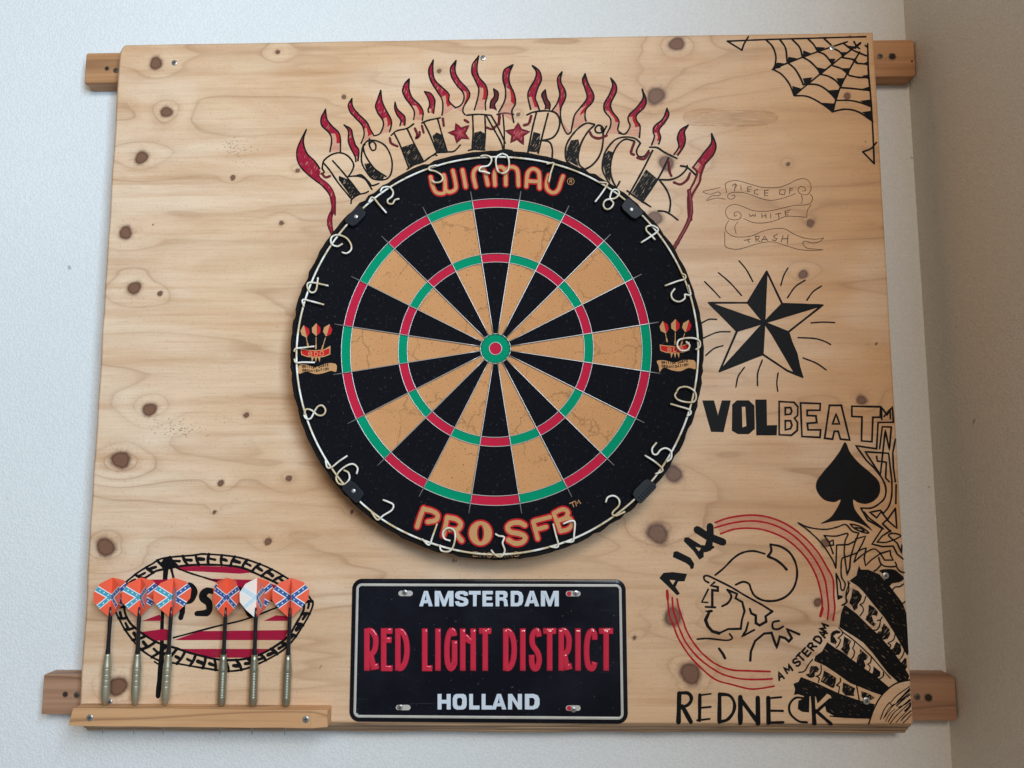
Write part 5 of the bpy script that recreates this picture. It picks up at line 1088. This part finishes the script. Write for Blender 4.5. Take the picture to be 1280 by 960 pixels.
# ------------------------------------------------------------------ dart shelf
YF = 21.5
sl = PX(91, 886, YF); sr = PX(409, 887, YF); sb = PX(86.5, 908, YF); sb2 = PX(409, 910.5, YF)
sh = emp('dart_shelf', ((sl[0] + sr[0]) / 2, YB, (sb[1])), 'short orange pine strip screwed to the lower left edge, six darts standing in it', 'wooden shelf')
b = MB(); bk = YB - .3
zt = (sl[1] + sr[1]) / 2; zb_ = (sb[1] + sb2[1]) / 2
secs = []
for t in np.linspace(0, 1, 18):
    x = sl[0] + (sr[0] - sl[0]) * t; a = (random.random() - .5) * .5; secs.append((x, zb_ + a, zt + (random.random() - .5) * .5))
vs = []; fs = []
for i, (x, q0, q1) in enumerate(secs):
    e = -4.0 if i == 0 else 0; ex = 3.2 if i == len(secs) - 1 else 0
    vs += [(x + e, YF + ex, q0 + (0 if i else 1)), (x + (0 if i == 0 else -ex * .2), YF + ex, q1 - ex * .4), (x, bk, q1), (x + e * .4, bk, q0)]
for i in range(len(secs) - 1):
    for k in range(4): fs.append((4 * i + k, 4 * i + (k + 1) % 4, 4 * i + 4 + (k + 1) % 4, 4 * i + 4 + k))
fs.append((3, 2, 1, 0)); k = 4 * (len(secs) - 1); fs.append((k, k + 1, k + 2, k + 3))
b.add(vs, fs, M_shelf); b.build('shelf_strip', sh, bevel=.6)
screw(112.3, 897.3, YF - .1, sh, None, 1.0); screw(382.3, 899.3, YF - .1, sh, None, 1.0)

# ------------------------------------------------------------------ darts
def lathe(mb, prof, mat, n=18):
    vs = []; fs = []
    for r_, z in prof:
        for k in range(n): a = 2 * math.pi * k / n; vs.append((r_ * math.cos(a), r_ * math.sin(a), z))
    for i in range(len(prof) - 1):
        for k in range(n): fs.append((i * n + k, i * n + (k + 1) % n, (i + 1) * n + (k + 1) % n, (i + 1) * n + k))
    fs.append(tuple(reversed(range(n)))); fs.append(tuple(range((len(prof) - 1) * n, len(prof) * n)))
    mb.add(vs, fs, mat, True)
def part_local(mb, name, parent): o = mb.build(name, parent, world=False); return o
def make_flight(parent, pale, lit_left, z0=94.0, H=44.0, Rf=19.5):
    """four foil fins printed with a starred saltire"""
    fl = None; zc = z0 + H * .52
    hexo = [(0, z0), (Rf * .60, z0 + H * .25), (Rf * .97, z0 + H * .46), (Rf, z0 + H * .69), (Rf * .68, z0 + H * .885), (0, z0 + H)]
    def clip(poly_):
        out = poly_
        for i in range(len(hexo)):
            a_, b_ = hexo[i], hexo[(i + 1) % len(hexo)]; new = []
            side = lambda p: (b_[0] - a_[0]) * (p[1] - a_[1]) - (b_[1] - a_[1]) * (p[0] - a_[0])
            for j in range(len(out)):
                p, q_ = out[j], out[(j + 1) % len(out)]; sp, sq = side(p), side(q_)
                if sp >= 0: new.append(p)
                if (sp >= 0) != (sq >= 0): t = sp / (sp - sq); new.append((p[0] + (q_[0] - p[0]) * t, p[1] + (q_[1] - p[1]) * t))
            out = new
            if len(out) < 3: return []
        return out
    for q in range(4):
        an = q * math.pi / 2; ca, sa = math.cos(an), math.sin(an); b = MB(); th = .12
        base = M_fpale if (pale and q == 2) else M_forange; blue = M_fbluep if (pale and q == 2) else (M_fblue_lit if q == 2 and not pale and lit_left else M_fblue)
        def P3(u, z, s): return (u * ca - s * sa, u * sa + s * ca, z)
        def poly(pts, s, mat):
            f = list(range(len(pts))); b.add([P3(u, z, s) for u, z in pts], [tuple(f) if s < 0 else tuple(reversed(f))], mat)
        for s in (-th, th): poly(hexo, s, base)
        k_ = len(hexo)
        n0 = len(b.v) - 2 * k_
        for i in range(k_): b.f.append((n0 + i, n0 + (i + 1) % k_, n0 + k_ + (i + 1) % k_, n0 + k_ + i)); b.m.append(b.mi(base)); b.sm.append(False)
        for sgn in (1, -1):
            d = np.array([Rf * .97, sgn * H * .29]); L = np.linalg.norm(d); d /= L; nrm = np.array([-d[1], d[0]])
            # clip the outer end along the fin edge
            def band(hw, s, mat):
                e0 = np.array([0, zc]); 
                o1 = e0 + d * (L * 1.3) + nrm * hw; o2 = e0 + d * (L * 1.3) - nrm * hw
                pass
                i1 = e0 + nrm * hw; i2 = e0 - nrm * hw
                i1[0] = max(i1[0], .05); i2[0] = max(i2[0], .05)
                pc = clip([tuple(i2), tuple(o2), tuple(o1), tuple(i1)])
                if len(pc) > 2: poly(pc, s, mat)
            for s in (-1, 1):
                band(3.4, s * (th + .03 + .012 * (sgn > 0)), M_fwhite); band(2.35, s * (th + .07 + .012 * (sgn > 0)), blue)
                for t in (.20, .45, .68, .90):
                    c0 = np.array([0, zc]) + d * L * t; star = []
                    for k in range(10): r_ = 1.15 if k % 2 == 0 else .5; aa = math.pi * k / 5 + .3; star.append((c0[0] + r_ * math.cos(aa), c0[1] + r_ * math.sin(aa)))
                    star = clip(star)
                    if len(star) > 2: poly(star, s * (th + .11), M_fwhite)
        o = part_local(b, 'fin', parent if fl is None else fl)
        if fl is None:
            o.name = 'flight'; fl = o
    return fl
def make_dart(kind, label, pale=False):
    t = emp('dart', (0, 0, 0), label, 'dart', 'darts standing in the shelf')
    b = MB(); lathe(b, [(.25, -30), (.8, -25), (1.05, 0), (1.05, 3)], M_needle, 10); part_local(b, 'point', t)
    b = MB(); pr = [(1.2, 0)]
    if kind == 0:
        pr += [(2.6, 2.2), (4.1, 6.5), (4.6, 10), (4.8, 18)]
        for z in (22, 28, 34, 40): pr += [(4.75, z - 2.2), (4.75, z - .75), (4.73, z - .5), (4.45, z - .4), (4.42, z), (4.45, z + .4), (4.7, z + .5), (4.72, z + .75), (4.72, z + 2.2)]
        pr += [(4.4, 44), (3.7, 50), (3.4, 54), (3.3, 55.5)]
    else:
        pr += [(2.4, .8), (3.9, 2.6), (4.5, 5), (4.6, 10)]
        z = 11
        while z < 38: pr += [(4.6, z), (4.42, z + .35), (4.42, z + .8), (4.6, z + 1.1)]; z += 1.7
        pr += [(4.6, 39.5), (4.3, 43), (3.5, 50), (3.3, 55.5)]
    lathe(b, pr, M_barrel if kind == 0 else M_barrel2, 20); part_local(b, 'barrel', t)
    b = MB(); lathe(b, [(2.6, 55.4), (2.7, 57), (2.2, 62), (2.0, 80), (2.25, 90), (2.1, 98), (1.5, 106)], M_shaft, 14); part_local(b, 'shaft', t)
    make_flight(t, pale, kind == 0)
    return t
def copy_tree(o, parent=None):
    c = o.copy(); COL.objects.link(c); c.parent = parent
    for ch in list(o.children): copy_tree(ch, c)
    return c
d0 = make_dart(0, ''); d3 = make_dart(1, ''); d4 = make_dart(1, '', True)
YD = 31.0
darts = [(d0, 130.5, 884.5, 142.0, 735, 55, 'ring-grooved dart with orange starred flight, leftmost of the six'), ('c0', 168.7, 884.5, 177.5, 735, 47, 'ring-grooved dart second from the left, overlapped by its neighbour flight'),
         ('c0', 206, 884.5, 218.0, 733, 36, 'ring-grooved dart in front of the drawn flag pole'), (d3, 276.5, 885, 285.0, 734, 68, 'fine-ribbed dart standing beside the pale worn flight'),
         (d4, 316, 885, 322.5, 733, 45, 'fine-ribbed dart with one worn pale flight fin'), ('c3', 357.3, 885, 365.0, 734, 20, 'fine-ribbed dart standing furthest right on the shelf')]
first = set()
for src, xb, yb, xt, yt, tw, lab in darts:
    if isinstance(src, str): t = copy_tree(d0 if src == 'c0' else d3)
    else: t = src
    x, z = PX(xb, 885.5, YD); x2, z2 = PX(xt, yt, YD - 1)
    z = zt + .15
    t.location = (x / 1000, YD / 1000, (z + Z0) / 1000); lean = math.atan2(x2 - x, z2 - z)
    t.rotation_euler = (R(2.0), lean, 0); t['label'] = lab
    for ch in t.children:
        if ch.name.startswith('flight'): ch.rotation_euler = (0, 0, R(tw))
        if ch.name.startswith('flight'): ch.scale = (1, 1, 1)
print('corner', CX, cx0, cx1, 'board', tl, tr, br, bl, 'sign', x0, x1, z0, z1, 'tris', sum(len(o.data.polygons) for o in bpy.data.objects if o.type == 'MESH'))
